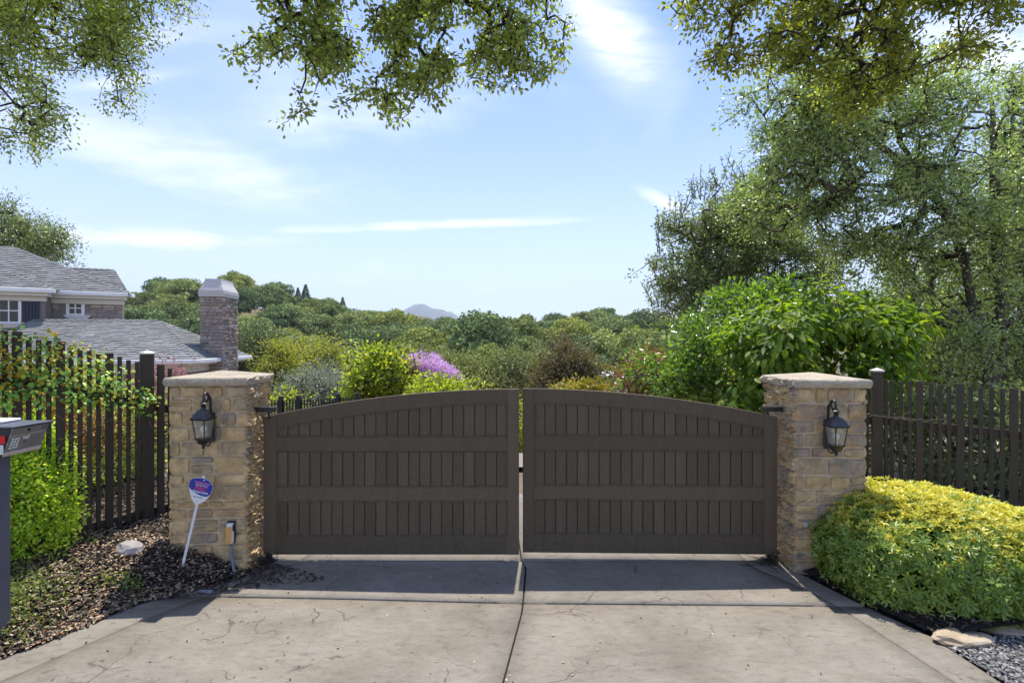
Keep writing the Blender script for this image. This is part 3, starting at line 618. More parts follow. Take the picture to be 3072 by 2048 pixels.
# ------------------------------------------------------------ wall lanterns
def lantern(label, P, u, v, s_, yaw):
    """P wall point at body centre height; u along wall to the outside, v into the wall"""
    n = -v; up = Vector((0, 0, 1)); t = empty('wall_lantern', P, label, 'wall lantern', 'black wall lanterns on the pillars')
    c = P + n * .155
    Rz = Matrix.Rotation(yaw, 3, 'Z')
    def sq(r, z): return [c + Rz @ Vector((sx * r, sy * r, z)) for sx, sy in ((-1, -1), (1, -1), (1, 1), (-1, 1))]
    def frust(mb, r0, z0, r1, z1):
        a = sq(r0, z0); b = sq(r1, z1); mb.hexa([a[0], a[1], a[3], a[2], b[0], b[1], b[3], b[2]])
    # back plate
    q = [P + u * (x * .036) + n * y + up * z for z in (-.21, .075) for y in (.0, .022) for x in (-1, 1)]
    MB().hexa(q, .006).build('back_plate', M['black'], t)
    zt, zb, rt, rb = .030, -.150, .064, .045
    fr = MB()
    for i in range(4):
        a, b = sq(rb, zb)[i], sq(rt, zt)[i]; fr.tube([a, b], .0065, 4)
    frust(fr, rt + .012, zt - .004, rt + .014, zt + .010); fr.build('cage', M['black'], t)
    b1 = MB(); frust(b1, rb * .9, zb - .018, rb + .010, zb + .004); frust(b1, .030, zb - .052, rb * .86, zb - .018); b1.build('lamp_base', M['black'], t)
    rf = MB(); frust(rf, rt + .016, zt + .010, rt + .012, zt + .018); frust(rf, rt + .006, zt + .018, rt - .010, zt + .055); frust(rf, rt - .010, zt + .055, .030, zt + .088); rf.build('roof', M['black'], t)
    fi = MB().lathe(c + up * (zt + .096), [(.030, -.012), (.024, .004), (.018, .014), (.026, .022), (.026, .027), (.012, .036), (.034, .047), (.034, .052), (.012, .064), (.016, .070), (.010, .082), (.007, .092)], 12); fi.build('finial', M['black'], t)
    lo = MB().lathe(c + up * (zb - .098), [(.0, -.004), (.010, 0), (.016, .010), (.010, .018), (.014, .026), (.022, .040), (.030, .048)], 12); lo.build('lower_finial', M['black'], t)
    # scroll: rises from the plate, curls over and ends in a small spiral above the lantern
    hk = []; top = zt + .205
    cc = c + up * (top); rad = .044
    for i in range(7): f = i / 6; hk.append(P + n * (.02 + .012 * f) + up * (.06 + (zt + .115) * f))
    base = hk[-1]
    for i in range(1, 22):
        a = math.pi - i / 21 * math.pi * 1.98; r = rad * (1 - .28 * i / 21) ; ctr = c + up * (top - .01) - n * .045
        hk.append(ctr + n * (r * -math.cos(math.pi - a) * -1 if False else r * math.cos(a)) + up * (r * 1.15 * math.sin(a)))
    rr = [.013] * 7 + [.013 - .00015 * i for i in range(21)]
    MB().tube(hk, rr, 6).build('scroll', M['black'], t, True)
    MB().tube([c + up * (zt + .150), c + up * (zt + .188) - n * .004], .008, 6).build('hanger', M['black'], t)
    sc2 = MB(); pts = [P + n * .02 + up * -.19]
    for i in range(10): a = -math.pi * .9 * i / 9; pts.append(P + n * (.07 - .05 * math.cos(a)) + up * (-.195 + .045 * math.sin(a)))
    sc2.tube(pts, .007, 6).build('lower_arm', M['black'], t, True)
    for i in range(4):
        a, b = sq(rb - .003, zb + .004), sq(rt - .004, zt - .004); j = (i + 1) % 4
        MB().add([a[i], a[j], b[j], b[i]], [(0, 1, 2, 3)]).build('pane', M['lampglass'], t)
    MB().lathe(c + up * (-.115), [(.014, -.04), (.014, .015), (.018, .022), (.030, .045), (.030, .062), (.018, .082), (.004, .09)], 12).build('bulb', M['bulb'], t, True)
    return t
def face_pt(pl, px, py):
    """where the ray of a photo point meets the front face of a pillar"""
    t, o, u, v = pl; d = Vector(((px - 1536) / 1500, 1, -(py - 1024) / 1500)); nn = v; k = (o - Vector((0, 0, HC))).dot(nn) / d.dot(nn); return Vector((0, 0, HC)) + d * k
def wall_pt(pl, px, py, off):
    t, o, u, v = pl; d = Vector(((px - 1536) / 1500, 1, -(py - 1024) / 1500)); k = ((o - v * off) - Vector((0, 0, HC))).dot(v) / d.dot(v); return Vector((0, 0, HC)) + d * k + v * off
lantern('black wall lantern on the stone pillar with the yard sign', wall_pt(PL, 611, 1266, .155) + Vector((0, 0, .0)) - PL[3] * .004, PL[2], PL[3], -1, math.radians(-9))
lantern('black wall lantern on the stone pillar behind the clipped hedge', wall_pt(PR, 2508, 1288, .155) - PR[3] * .004, PR[2], PR[3], 1, math.radians(9))
# ------------------------------------------------------------ fences
def picket_run(label, A, B, xs_px, zt_fn, zr_fn, zb_fn, posts, wide, pw=.035, ww=.062):
    """A,B world xy of the fence line; xs_px: photo columns of the pickets (their places along the line)"""
    A = Vector((*A, 0)); B = Vector((*B, 0)); L = (B - A).length; d = (B - A).normalized(); n = Vector((d.y, -d.x, 0))
    if n.y > 0: n = -n
    t = empty('picket_fence', (A.x, A.y, 0), label, 'fence')
    def at(px):
        ux = (px - 1536) / 1500; return (ux * A.y - A.x) / (d.x - ux * d.y)
    def bx(s0, s1, y0, y1, z0, z1, z0b=None, z1b=None, ch=.003):
        c = []
        for i in range(8):
            sx = s1 if i & 1 else s0; y = y1 if i & 2 else y0
            z = (z1 if not (i & 1) or z1b is None else z1b) if i & 4 else (z0 if not (i & 1) or z0b is None else z0b)
            c.append(A + d * sx + (-n) * y + Vector((0, 0, z)))
        return MB().hexa(c, ch)
    S = [at(p) for p in xs_px]
    for s_, p in zip(S, xs_px):
        if p in posts:
            o = bx(s_ - .050, s_ + .050, -.035, .065, zb_fn(s_) - .15, posts[p], ch=.004).build('post', M['fence'], t)
            cc = A + d * s_ + (-n) * .015; zt = posts[p]
            cap = MB(); R4 = [(-.062, -.062), (.062, -.062), (-.062, .062), (.062, .062)]
            lo = [cc + d * a + n * b + Vector((0, 0, zt)) for a, b in R4]; hi = [p_ + Vector((0, 0, .016)) for p_ in lo]
            cap.hexa(lo + hi, .002); k = len(cap.v); cap.add([hi[0], hi[1], hi[3], hi[2], cc + Vector((0, 0, zt + .047))], [(0, 1, 4), (1, 2, 4), (2, 3, 4), (3, 0, 4)])
            cap.build('post_cap', M['capmetal'], o)
        else:
            w = ww if p in wide else pw; dz = rd.uniform(-.012, .012)
            dd = .036 if p in wide else .022
            mb = bx(s_ - w / 2, s_ + w / 2, -.030 - (dd - .032) - rd.uniform(0, .003), .004, zb_fn(s_), zt_fn(s_) + dz + (.0 if p not in wide else .02))
            mb.build('picket', M['fence'], t)
    s0, s1 = min(S) - .35, max(S) + .35
    bx(s0, s1, .005, .045, zr_fn(s0) - .09, zr_fn(s0), zr_fn(s1) - .09, zr_fn(s1)).build('rail', M['fence'], t)
    bx(s0, s1, .005, .045, zb_fn(s0) + .04, zb_fn(s0) + .13, zb_fn(s1) + .04, zb_fn(s1) + .13).build('rail', M['fence'], t)
    return t, A, d, n, at
M['capmetal'] = plain('post_cap_metal', (.50, .47, .42), .5, .2)
# left fence: columns measured in the photograph
xl_ = [-220, -195, -165, -140, -112, -85, -52, -20, 14, 49, 85, 115, 145, 179, 212, 239, 267, 294, 326, 358, 384, 410, 443, 480, 508]
wl = {49, 179, 326, 480, -85, -195}; FA = (-3.85, 5.6); FB = (-4.5, 4.4)
tops_px = [(14, 1003), (49, 999), (85, 1013), (115, 1020), (145, 1020), (179, 1034), (212, 1040), (239, 1040), (267, 1050), (294, 1062), (326, 1057), (358, 1070), (384, 1081), (410, 1081), (480, 1096), (508, 1107)]
def lin_fit(A, B, pts):
    A = Vector((*A, 0)); B = Vector((*B, 0)); d = (B - A).normalized(); S = []; Zs = []
    for px, py in pts:
        ux = (px - 1536) / 1500; s_ = (ux * A.y - A.x) / (d.x - ux * d.y); Y = A.y + d.y * s_; S.append(s_); Zs.append(HC - (py - 1024) * Y / 1500)
    k = np.polyfit(S, Zs, 1); return lambda q: float(np.polyval(k, q))
ztL = lin_fit(FA, FB, tops_px); zrL = lin_fit(FA, FB, [(0, 1124), (230, 1162), (425, 1196), (505, 1219)]); zbL = lambda q: .33 + .02 * q
FL = picket_run('dark brown picket fence with a vine climbing along its top', FA, FB, xl_, ztL, zrL, zbL, {443: 2.14, -220: 2.6}, wl)
xr_ = [2600, 2632, 2657, 2675, 2702, 2728, 2757, 2792, 2819, 2846, 2879, 2911, 2941, 2973, 3006, 3039, 3068, 3100, 3134, 3168, 3204, 3240, 3280]
wr = {2757, 2879, 3039, 3204}; FRA = (4.23, 5.80); FRB = (5.30, 5.30)
ztR = lin_fit(FRA, FRB, [(2702, 1143), (2792, 1150), (2911, 1158), (3006, 1166)]); zrR = lin_fit(FRA, FRB, [(2600, 1247), (3068, 1294)]); zbR = lambda q: .10
FR = picket_run('dark brown picket fence behind the big clipped yellow-green hedge', FRA, FRB, xr_, ztR, zrR, zbR, {2632: 1.93, 3280: 2.0}, wr)
# far picket fence beyond the gate
def far_fence():
    Zf = 12.5; t = empty('picket_fence', W(930, 1200, Zf), 'low black picket fence far beyond the gate, in front of the silvery olive tree', 'fence')
    t.location.z = -.6
    def pt(px, z): return Vector(((px - 1536) * Zf / 1500, Zf + (px - 930) * .004, z))
    z1 = HC - 172 * Zf / 1500
    k = 0
    for px in np.arange(700, 1075, 7.2):
        big = k % 20 in (2,) or abs(px - 903) < 4 or abs(px - 819) < 4 or abs(px - 1050) < 4; k += 1
        c = pt(px, 0); w = .045 if big else .013; zt = z1 + (.10 if big else rd.uniform(-.02, .02))
        MB().box(c.x - w, c.x + w, c.y - w, c.y + w, -.8, zt, .002).build('post' if big else 'picket', M['boxdark'], t)
    for zz in (z1 - .33, -.45):
        a, b = pt(695, zz), pt(1078, zz); MB().box(a.x, b.x, a.y + .02, a.y + .05, zz, zz + .07, 0).build('rail', M['boxdark'], t)
far_fence()
# ------------------------------------------------------------ yard sign
def text_mesh(txt, size, mat, parent, Mx, name='lettering', bold=0.0, shear=0.0, wscale=1.0):
    c = bpy.data.curves.new(name, 'FONT'); c.body = txt; c.size = size; c.align_x = 'CENTER'; c.align_y = 'CENTER'; c.offset = bold; c.shear = shear; c.resolution_u = 3; c.fill_mode = 'FRONT'
    o = bpy.data.objects.new(name, c); COL.objects.link(o)
    bpy.context.view_layer.update()
    me = bpy.data.meshes.new_from_object(o.evaluated_get(bpy.context.evaluated_depsgraph_get())); bpy.data.objects.remove(o)
    me.name = name; T = wm(parent).inverted() @ Mx @ Matrix.Diagonal((wscale, 1, 1, 1)); me.transform(T); me.materials.clear(); me.materials.append(mat)
    ob = bpy.data.objects.new(name, me); COL.objects.link(ob); ob.parent = parent; return ob
def yard_sign():
    b = W(545, 1631, 4.70); tp = W(611, 1426, 4.74); b.z = float(bedL(b.x, b.y)) - .02; t = empty('yard_sign', b, 'blue and white yard security sign on a leaning white stake', 'yard sign')
    ax = (tp - b).normalized(); side = ax.cross(Vector((0, 1, 0))).normalized(); side = -side if side.x < 0 else side; nn = side.cross(ax).normalized()
    nn = nn if nn.y < 0 else -nn
    mb = MB(); w = .012
    c = [p + side * a * w + nn * q for p in (b, tp) for q in (0, -.008) for a in (-1, 1)]; mb.hexa(c, .002).build('stake', M['signwhite'], t)
    # panel: local coords (x along side, y along axis), centred; size from the photograph
    ctr = W(600, 1473, 4.72); ctr = b + ax * (ctr - b).dot(ax) + side * .008 + nn * .004; k = 4.72 / 1500
    ang = math.radians(-2); ex = side; ey = ax
    prof = [(-31, 33), (-14, 38), (4, 39), (22, 34), (33, 22), (34, 10), (30, -8), (21, -24), (6, -37), (-4, -41), (-13, -36), (-24, -22), (-34, -2), (-38, 14), (-37, 26)]
    P3 = lambda x, y, d: ctr + ex * (x * k) + ey * (y * k) + nn * d
    def plate(pr, d0, d1, mat, nm):
        n = len(pr); V = [P3(x, y, d0) for x, y in pr] + [P3(x, y, d1) for x, y in pr]
        F = [tuple(range(n, 2 * n)), tuple(reversed(range(n)))] + [(i, (i + 1) % n, n + (i + 1) % n, n + i) for i in range(n)]
        return MB().add(V, F).build(nm, mat, t)
    plate(prof, .0, .004, M['signwhite'], 'panel')
    blue = [(-31, 33), (-14, 38), (4, 39), (22, 34), (33, 22), (34, 10), (31, -5), (22, -13), (5, -13), (-12, -9), (-26, -3), (-36, 5), (-38, 14), (-37, 26)]
    plate([(x * .985, y * .985) for x, y in blue], .0045, .0055, M['signblue'], 'blue_field')
    Mt = Matrix.Identity(4); 
    for i in range(3): Mt[i][0] = ex[i]; Mt[i][1] = ey[i]; Mt[i][2] = nn[i]
    def T(x, y): q = P3(x, y, .0062); m_ = Mt.copy(); m_.translation = q; return m_
    text_mesh('WARNING', 9.5 * k, M['signpink'], t, T(1, 23.5), bold=.0009)
    text_mesh('PROTECTED BY', 5.2 * k, M['signwhite'], t, T(0, 16.5), bold=.0004)
    text_mesh('PAC', 18 * k, M['signred'], t, T(-2, 7.0), bold=.0016, shear=.25, wscale=1.05)
    text_mesh('INTEGRATIONS', 7.6 * k, M['signwhite'], t, T(-4, -3.6), bold=.0008, shear=.25)
    text_mesh('800-474-4722', 5.2 * k, M['printgrey'], t, T(-3, -19), bold=.0003)
    text_mesh('4', 4.5 * k, M['printgrey'], t, T(-4, -29), bold=.0003)
    MB().add([P3(4 + 2.2 * math.cos(a), 34 + 2.2 * math.sin(a), .0064) for a in [i * math.pi / 4 for i in range(8)]], [tuple(range(8))]).build('rivet', M['signwhite'], t)
yard_sign()
# ------------------------------------------------------------ reflector box on the left pillar, its conduit
def reflector():
    a = face_pt(PL, 699, 1592); n = -PL[3]; u = -PL[2]; a = a + n * .0; up = Vector((0, 0, 1))
    t = empty('photo_eye_box', a, 'amber fronted photo eye box low on the pillar with the yard sign', 'sensor box')
    def bx(x0, x1, y0, y1, z0, z1): return [a + u * (x1 if i & 1 else x0) + n * (y1 if i & 2 else y0) + up * (z1 if i & 4 else z0) for i in range(8)]
    MB().hexa(bx(-.043, .030, 0, .030, -.112, .105), .004).build('housing', M['boxdark'], t)
    c = bx(-.036, .026, .030, .075, -.100, .070); c2 = c[:4] + [a + u * (.026 if i & 1 else -.036) + n * (.060 if i & 2 else .030) + up * (.092) for i in range(4)]
    MB().hexa(c2, .006).build('cover', M['signwhite'], t)
    MB().hexa(bx(-.034, .022, .0755, .078, -.096, .066), .002).build('amber_lens', M['amber'], t)
    MB().hexa(bx(.0265, .0285, .036, .066, .02, .082), 0).build('side_window', M['boxdark'], t)
    MB().box(0, .01, 0, .01, 0, .01).v
    g = a + up * (-.112); pts = [g + n * .04 + up * .0, g + n * .04 + up * -.07, g + n * .045 + u * .012 + up * -.14, g + n * .06 + u * .035 + up * -.24, g + n * .07 + u * .05 + up * -.32]
    tag(MB().tube(pts, .0135, 10).build('conduit_pipe', M['pvc'], None, True), 'grey conduit running from the photo eye box down into the mulch', 'conduit')
    q0, q1 = W(598, 1694, 4.52), W(637, 1699, 4.50)
    for q in (q0, q1): q.z = float(bedL(q.x, q.y)) + .015
    tag(MB().tube([q0, q0.lerp(q1, .55)], .014, 10).tube([q0.lerp(q1, .55), q1], .019, 10).build('pipe_stub', M['pvc'], None, True), 'short grey pipe end lying in the dark mulch before the pillar', 'pipe')
reflector()
def hood():
    a = face_pt(PR, 2414, 1574); n = -PR[3]; t = Vector((1, 0, 0))
    mb = MB(); k = 8; V = []
    for i in range(k + 1):
        an = math.pi * i / k
        for zf, rr in ((.040, .030), (.0, .036), (-.030, .020)):
            V.append(a + t * (rr * math.cos(an)) + n * (.006 + rr * .9 * math.sin(an)) + Vector((0, 0, zf)))
    F = []
    for i in range(k):
        for j in range(2): p = i * 3 + j; F.append((p, p + 3, p + 4, p + 1))
    mb.add(V, F); o = mb.build('photo_eye_hood', M['hoodtan'], None, True)
    so_ = o.modifiers.new('s', 'SOLIDIFY'); so_.thickness = .003
    tag(o, 'small pale curved hood low on the pillar beside the clipped hedge', 'sensor hood')
M['hoodtan'] = plain('hood_tan', (.34, .33, .24), .6)
hood()
# ------------------------------------------------------------ call box on its post
def callbox():
    pz = float(bedL(-3.76, 3.72)); t = empty('call_box', (-3.80, 3.75, pz), 'grey keypad call box with a red tile, on a square post by the drive', 'call box')
    MB().box(-3.885, -3.787, 3.68, 3.78, pz - .1, 1.452, .006).build('post', M['postgrey'], t)
    # head: keypad face turned to the drive (+x), its lower edge set back
    tl, tr, bl, br = Vector((-3.626, 3.62, 1.652)), Vector((-3.600, 3.89, 1.652)), Vector((-3.700, 3.62, 1.446)), Vector((-3.670, 3.885, 1.452))
    bk = .34; Bk = lambda p: Vector((p.x - bk + (0 if p.z > 1.6 else .07), p.y, p.z))
    c = [Bk(bl), bl, Bk(br), br, Bk(tl), tl, Bk(tr), tr]; MB().hexa(c, .003).build('housing', M['boxdark'], t)
    ex = (tr - tl); L = ex.length; ex.normalize(); ey = (tl - bl); Hh = ey.length; ey.normalize(); nn = ex.cross(ey).normalized(); nn = nn if nn.x > 0 else -nn
    def Q(u_, v_, d): return bl.lerp(br, u_).lerp(tl.lerp(tr, u_), v_) + nn * d
    def plate(u0, u1, v0, v1, d0, d1, mat, nm, ch=.0, p=t): return MB().hexa([Q(u1 if i & 1 else u0, v1 if i & 4 else v0, d1 if i & 2 else d0) for i in range(8)], ch).build(nm, mat, p)
    fp = plate(.02, .98, .16, .985, .001, .006, M['steel'], 'face_plate', .001)
    plate(.02, .98, .0, .15, .001, .010, M['palesteel'], 'lower_lip', .001)
    plate(.03, .97, .70, .715, .006, .0085, M['palesteel'], 'seam_strip')
    hd = MB().hexa([p + Vector((0, 0, .002 if not i & 4 else .014)) + Vector(((.022 if i & 1 else 0), (.016 if i & 2 else -.016), 0)) for i, p in enumerate([Bk(tl), tl, Bk(tr), tr] * 2)], .003); hd.build('top_cover', M['postgrey'], t)
    for r in range(4):
        for q in range(3):
            u0 = .10 + q * .075; v0 = .24 + r * .105; plate(u0, u0 + .052, v0, v0 + .07, .006, .010, M['lightprint'], 'key', .001)
    plate(.80, .95, .80, .93, .006, .008, M['printgrey'], 'display', .001)
    for i in range(7): plate(.60, .90 - .03 * (i % 2), .25 + i * .055, .262 + i * .055, .006, .0068, M['printgrey'], 'instruction_line')
    ce = Q(.47, .86, .007); MB().add([ce + (ex * math.cos(a) + ey * math.sin(a)) * .011 for a in [i * math.pi / 8 for i in range(16)]], [tuple(range(16))]).build('camera_lens', M['winglass'], t)
    plate(.36, .56, .60, .64, .006, .0072, M['lightprint'], 'name_label'); plate(.40, .54, .53, .575, .006, .0072, M['lightprint'], 'name_label')
    em = Q(.46, .44, .0072); MB().add([em + ex * x + ey * y for x, y in ((-.013, .008), (.011, .012), (.016, -.004), (.002, -.016), (-.009, -.008))], [(0, 1, 2, 3, 4)]).build('emblem', M['printgrey'], t)
    y = 3.618
    MB().box(-3.96, -3.662, y - .010, y, 1.540, 1.598, .004).build('red_tile', M['red'], t)
    MB().box(-3.96, -3.676, y - .008, y, 1.462, 1.532, .004).build('card_reader', M['lightprint'], t)
    # a second, paler hood behind
    MB().box(-4.05, -3.80, 3.72, 3.88, 1.668, 1.690, .008).build('rear_hood', M['signwhite'], t)
M['palesteel'] = plain('pale_lip', (.50, .42, .36), .5)
callbox()
# ------------------------------------------------------------ rocks
def rock(name, label, c, r, mat, seed, flat=1.0, cat='rock', group=None, rot=0.0):
    import bmesh
    bm = bmesh.new(); bmesh.ops.create_icosphere(bm, subdivisions=3, radius=1); rs = np.random.RandomState(seed); pl = unit(rs.normal(size=(9, 3))); off = rs.uniform(.62, .95, 9)
    for v in bm.verts:
        p = np.array(v.co)
        for a, b in zip(pl, off):
            k = p @ a - b
            if k > 0: p = p - a * k
        p += rs.normal(size=3) * .022 + .03 * np.sin(p[::-1] * 9 + seed); q = np.array([p[0] * r[0], p[1] * r[1], p[2] * r[2]]); cr, sr = math.cos(rot), math.sin(rot)
        v.co = (q[0] * cr - q[1] * sr, q[0] * sr + q[1] * cr, q[2])
    me = bpy.data.meshes.new(name); bm.to_mesh(me); bm.free(); me.materials.append(mat); o = bpy.data.objects.new(name, me); COL.objects.link(o); o.location = c
    return tag(o, label, cat, group)
def onbed(px, py, Z, dz=0):
    for k in range(60):   # where the ray of a photo point meets the bed
        p = W(px, py, Z); d = p.z - float(bedL(p.x, p.y)); Z += d * .8
    p.z = float(bedL(p.x, p.y)) + dz; return p
rock('rock', 'pale grey rock half sunk in the dark mulch', onbed(384, 1650, 4.7, .0), (.15, .10, .085), M['rock'], 3)
rock('rock', 'flat tan rock at the foot of the hedge, touching the drive edge', Vector((3.43, 3.80, .03)), (.235, .115, .055), M['rocktan'], 5, rot=.1)
rock('rock', 'flat brown rock under the hedge behind the gravel', Vector((3.86, 3.93, .035)), (.24, .10, .05), M['rocktan'], 8, rot=-.05)
# ------------------------------------------------------------ house
import bmesh
class Fr:
    def __init__(s, O, deg): s.O = Vector(O); a = math.radians(deg); s.d = Vector((math.cos(a), math.sin(a), 0)); s.n = Vector((-math.sin(a), math.cos(a), 0))
    def P(s, a, b, z): return Vector((s.O.x, s.O.y, 0)) + s.d * a + s.n * b + Vector((0, 0, z))
    def a(s, px, b): u = (px - 1536) / 1500; return (u * (s.O.y + b * s.n.y) - s.O.x - b * s.n.x) / (s.d.x - u * s.d.y)
    def z(s, py, a, b): Y = s.O.y + a * s.d.y + b * s.n.y; return HC - (py - 1024) * Y / 1500
    def box(s, mb, a0, a1, b0, b1, z0, z1, ch=0): return mb.hexa([s.P(a1 if i & 1 else a0, b1 if i & 2 else b0, z1 if i & 4 else z0) for i in range(8)], ch)
def hull(pts, name, mat, parent):
    bm = bmesh.new(); vs = [bm.verts.new(p) for p in pts]; r = bmesh.ops.convex_hull(bm, input=vs)
    bmesh.ops.delete(bm, geom=[v for v in bm.verts if not v.link_faces], context='VERTS')
    Mi = wm(parent).inverted(); bm.transform(Mi); me = bpy.data.meshes.new(name); bm.to_mesh(me); bm.free(); me.materials.append(mat); o = bpy.data.objects.new(name, me); COL.objects.link(o); o.parent = parent; return o
def clip(poly, q):  # convex clip in 2D; poly list of (x,y), q convex polygon ccw
    out = poly
    for i in range(len(q)):
        a, b = q[i], q[(i + 1) % len(q)]; inp = out; out = []
        if not inp: return out
        sd = lambda p: (b[0] - a[0]) * (p[1] - a[1]) - (b[1] - a[1]) * (p[0] - a[0])
        for j in range(len(inp)):
            p, r = inp[j - 1], inp[j]; sp, sr = sd(p), sd(r)
            if (sp >= 0) != (sr >= 0):
                t = sp / (sp - sr); out.append((p[0] + (r[0] - p[0]) * t, p[1] + (r[1] - p[1]) * t))
            if sr >= 0: out.append(r)
    return out
def shingles(poly3, eu, roof, individual, exp=.16, sw=.26, th=.036, count=[0]):
    """poly3: planar polygon world; eu: horizontal direction along the eave"""
    o = Vector(poly3[0]); nrm = (Vector(poly3[1]) - o).cross(Vector(poly3[2]) - o).normalized(); nrm = nrm if nrm.z > 0 else -nrm
    eu = (eu - nrm * eu.dot(nrm)).normalized(); ev = nrm.cross(eu); ev = ev if ev.z > 0 else -ev
    q = [((Vector(p) - o).dot(eu), (Vector(p) - o).dot(ev)) for p in poly3]
    ar = sum(q[i - 1][0] * q[i][1] - q[i][0] * q[i - 1][1] for i in range(len(q)))
    if ar < 0: q = q[::-1]
    y0 = min(p[1] for p in q); y1 = max(p[1] for p in q); x0 = min(p[0] for p in q); x1 = max(p[0] for p in q)
    big = MB(); r = 0; y = y0
    while y < y1:
        x = x0 - rd.random() * sw; 
        while x < x1:
            w = sw * rd.uniform(.6, 1.3); dy = rd.uniform(-.012, .012)
            pl = clip([(x + .004, y + dy), (x + w - .004, y + dy), (x + w - .004, y + exp * 1.15), (x + .004, y + exp * 1.15)], q)
            if len(pl) >= 3:
                V = []; hh = th * rd.uniform(.75, 1.3)
                for (a, b) in pl: f = (b - y) / (exp * 1.15); V.append(o + eu * a + ev * b + nrm * (hh * (1 - .85 * f) + .012))
                k = len(pl)
                for (a, b) in pl: V.append(o + eu * a + ev * b + nrm * (-.004))
                F = [tuple(range(k))] + [(i, k + i, k + (i + 1) % k, (i + 1) % k) for i in range(k)]
                if individual and count[0] < 290:
                    MB().add(V, F).build('shingle', M['shingle'], roof); count[0] += 1
                else: big.add(V, F)
            x += w
        y += exp
    return big
def hipcap(p0, p1, mb, w=.11, step=.24):
    p0, p1 = Vector(p0), Vector(p1); d = (p1 - p0); L = d.length; d.normalize(); sd = d.cross(Vector((0, 0, 1))).normalized(); up = sd.cross(d).normalized()
    k = int(L / step)
    for i in range(k):
        a = p0 + d * (i * step) + up * .06; b = a + d * (step * 1.1) - up * .03
        mb.add([a - sd * w - up * .05, a + up * .01, a + sd * w - up * .05, b - sd * w - up * .05, b + up * .01, b + sd * w - up * .05, a - sd * w - up * .09, a + sd * w - up * .09],
               [(0, 1, 4, 3), (1, 2, 5, 4), (0, 6, 7, 2, 1)])
def house():
    t = empty('house', (-16, 22, -2.2), 'grey stone house with slate roofs and navy shutters', 'house')
    # ---- upper block
    U = Fr((-16.69, 22.0, 0), 25); ze = 4.41
    wroof = tag(bpy.data.objects.new('roof', None)); COL.objects.link(wroof); wroof.parent = t; wroof.location = (0, 0, 0)
    aC = U.a(384, 0); bp = 3.4; aP = U.a(40, bp); zP = U.z(742, aP, bp)
    C = U.P(aC, 0, ze); Pk = U.P(aP, bp, zP); Lf = U.P(aP - 9, 0, ze); Pl = U.P(aP - 5.0, bp, zP)
    hull([C, Pk, Pl, Lf, U.P(aC - 3.4, 2 * bp, ze), U.P(aP - 9, 2 * bp, ze)] + [p - Vector((0, 0, .1)) for p in (C, Lf, U.P(aC - 3.4, 2 * bp, ze), U.P(aP - 9, 2 * bp, ze))], 'roof_deck', M['shinglej'], wroof)
    big = MB()
    Pll = U.P(aP - .6, bp, zP)
    a0 = U.a(-60, 0)
    b_ = shingles([Lf, C, Pk, Pl], U.d, wroof, False, .175, .30); big.v, big.f = b_.v, b_.f
    def merge(x):
        k = len(big.v); big.v += x.v; big.f += [tuple(i + k for i in f) for f in x.f]
    hipcap(C, Pk, big)
    # ridge piece behind the hip
    br = 2.1; zr = U.z(811, U.a(345, br), br); aR = U.a(345, br); aR0 = U.a(120, br); aC2 = U.a(388, .4)
    Q = [U.P(aR0, .4, ze - .02), U.P(aC2, .4, ze - .02), U.P(aR, br, zr), U.P(aR0, br, zr)]
    hull(Q + [U.P(aC2 - 1.7, 3.6, ze - .02), U.P(aR0, 3.6, ze - .02)], 'roof_deck', M['shinglej'], wroof); merge(shingles(Q, U.d, wroof, False, .175, .30)); hipcap(Q[3], Q[2], big)
    # lower front hip over the projecting bay
    aB = U.a(160, -.75); zb = ze - .02; bb = 1.4; aBp = U.a(-60, 1.0); zBp = ze + 1.5
    Q = [U.P(aB - 7, -.75, zb), U.P(aB, -.75, zb), U.P(U.a(2, .70), .70, U.z(809, U.a(2, .70), .70)), U.P(aB - 7, .70, U.z(809, U.a(2, .70), .70))]
    hull(Q + [U.P(aB, 2.2, zb), U.P(aB - 7, 2.2, zb)], 'roof_deck', M['shinglej'], wroof); merge(shingles(Q, U.d, wroof, False, .175, .30)); hipcap(Q[1], Q[2], big)
    # walls
    aw = U.a(366, .45); MB2 = MB(); U.box(MB2, aw - 12, aw, .45, .80, -2.6, ze - .12); U.box(MB2, aw - 12, aw - 3.2, .80, 6.2, -2.6, ze - .12); MB2.build('wall', M['hmortar'], t)
    ab = U.a(135, -.30); MB2 = MB(); U.box(MB2, ab - 7, ab, -.30, 3, -2.6, ze - .12); wl_ = MB2.build('wall', M['hmortar'], t)
    # gutters and friezes
    for (x0, x1, b0) in ((aC - 6.4, aC + .12, 0), (aB - 7, aB + .06, -.75)):
        mb = MB(); U.box(mb, x0, x1, b0 - .10, b0 + .06, ze - .17, ze - .005, .02); mb.build('gutter', M['white'], t)
        mb = MB(); U.box(mb, x0, x1 - .25, b0 + .062, b0 + .44, ze - .30, ze - .172, .0); mb.build('soffit', M['cream'], t)
    mb = MB(); U.box(mb, aC - 6.4, aw + .10, .30, .455, ze - .52, ze - .302, .02); mb.build('frieze', M['cream'], t)
    mb = MB(); U.box(mb, ab - 7, ab + .08, -.45, -.305, ze - .50, ze - .302, .02); mb.build('frieze', M['cream'], t)
    mb = MB(); U.box(mb, aC + .0, aC + .12, -.10, .65, ze - .17, ze - .005, .02); mb.build('gutter', M['white'], t)
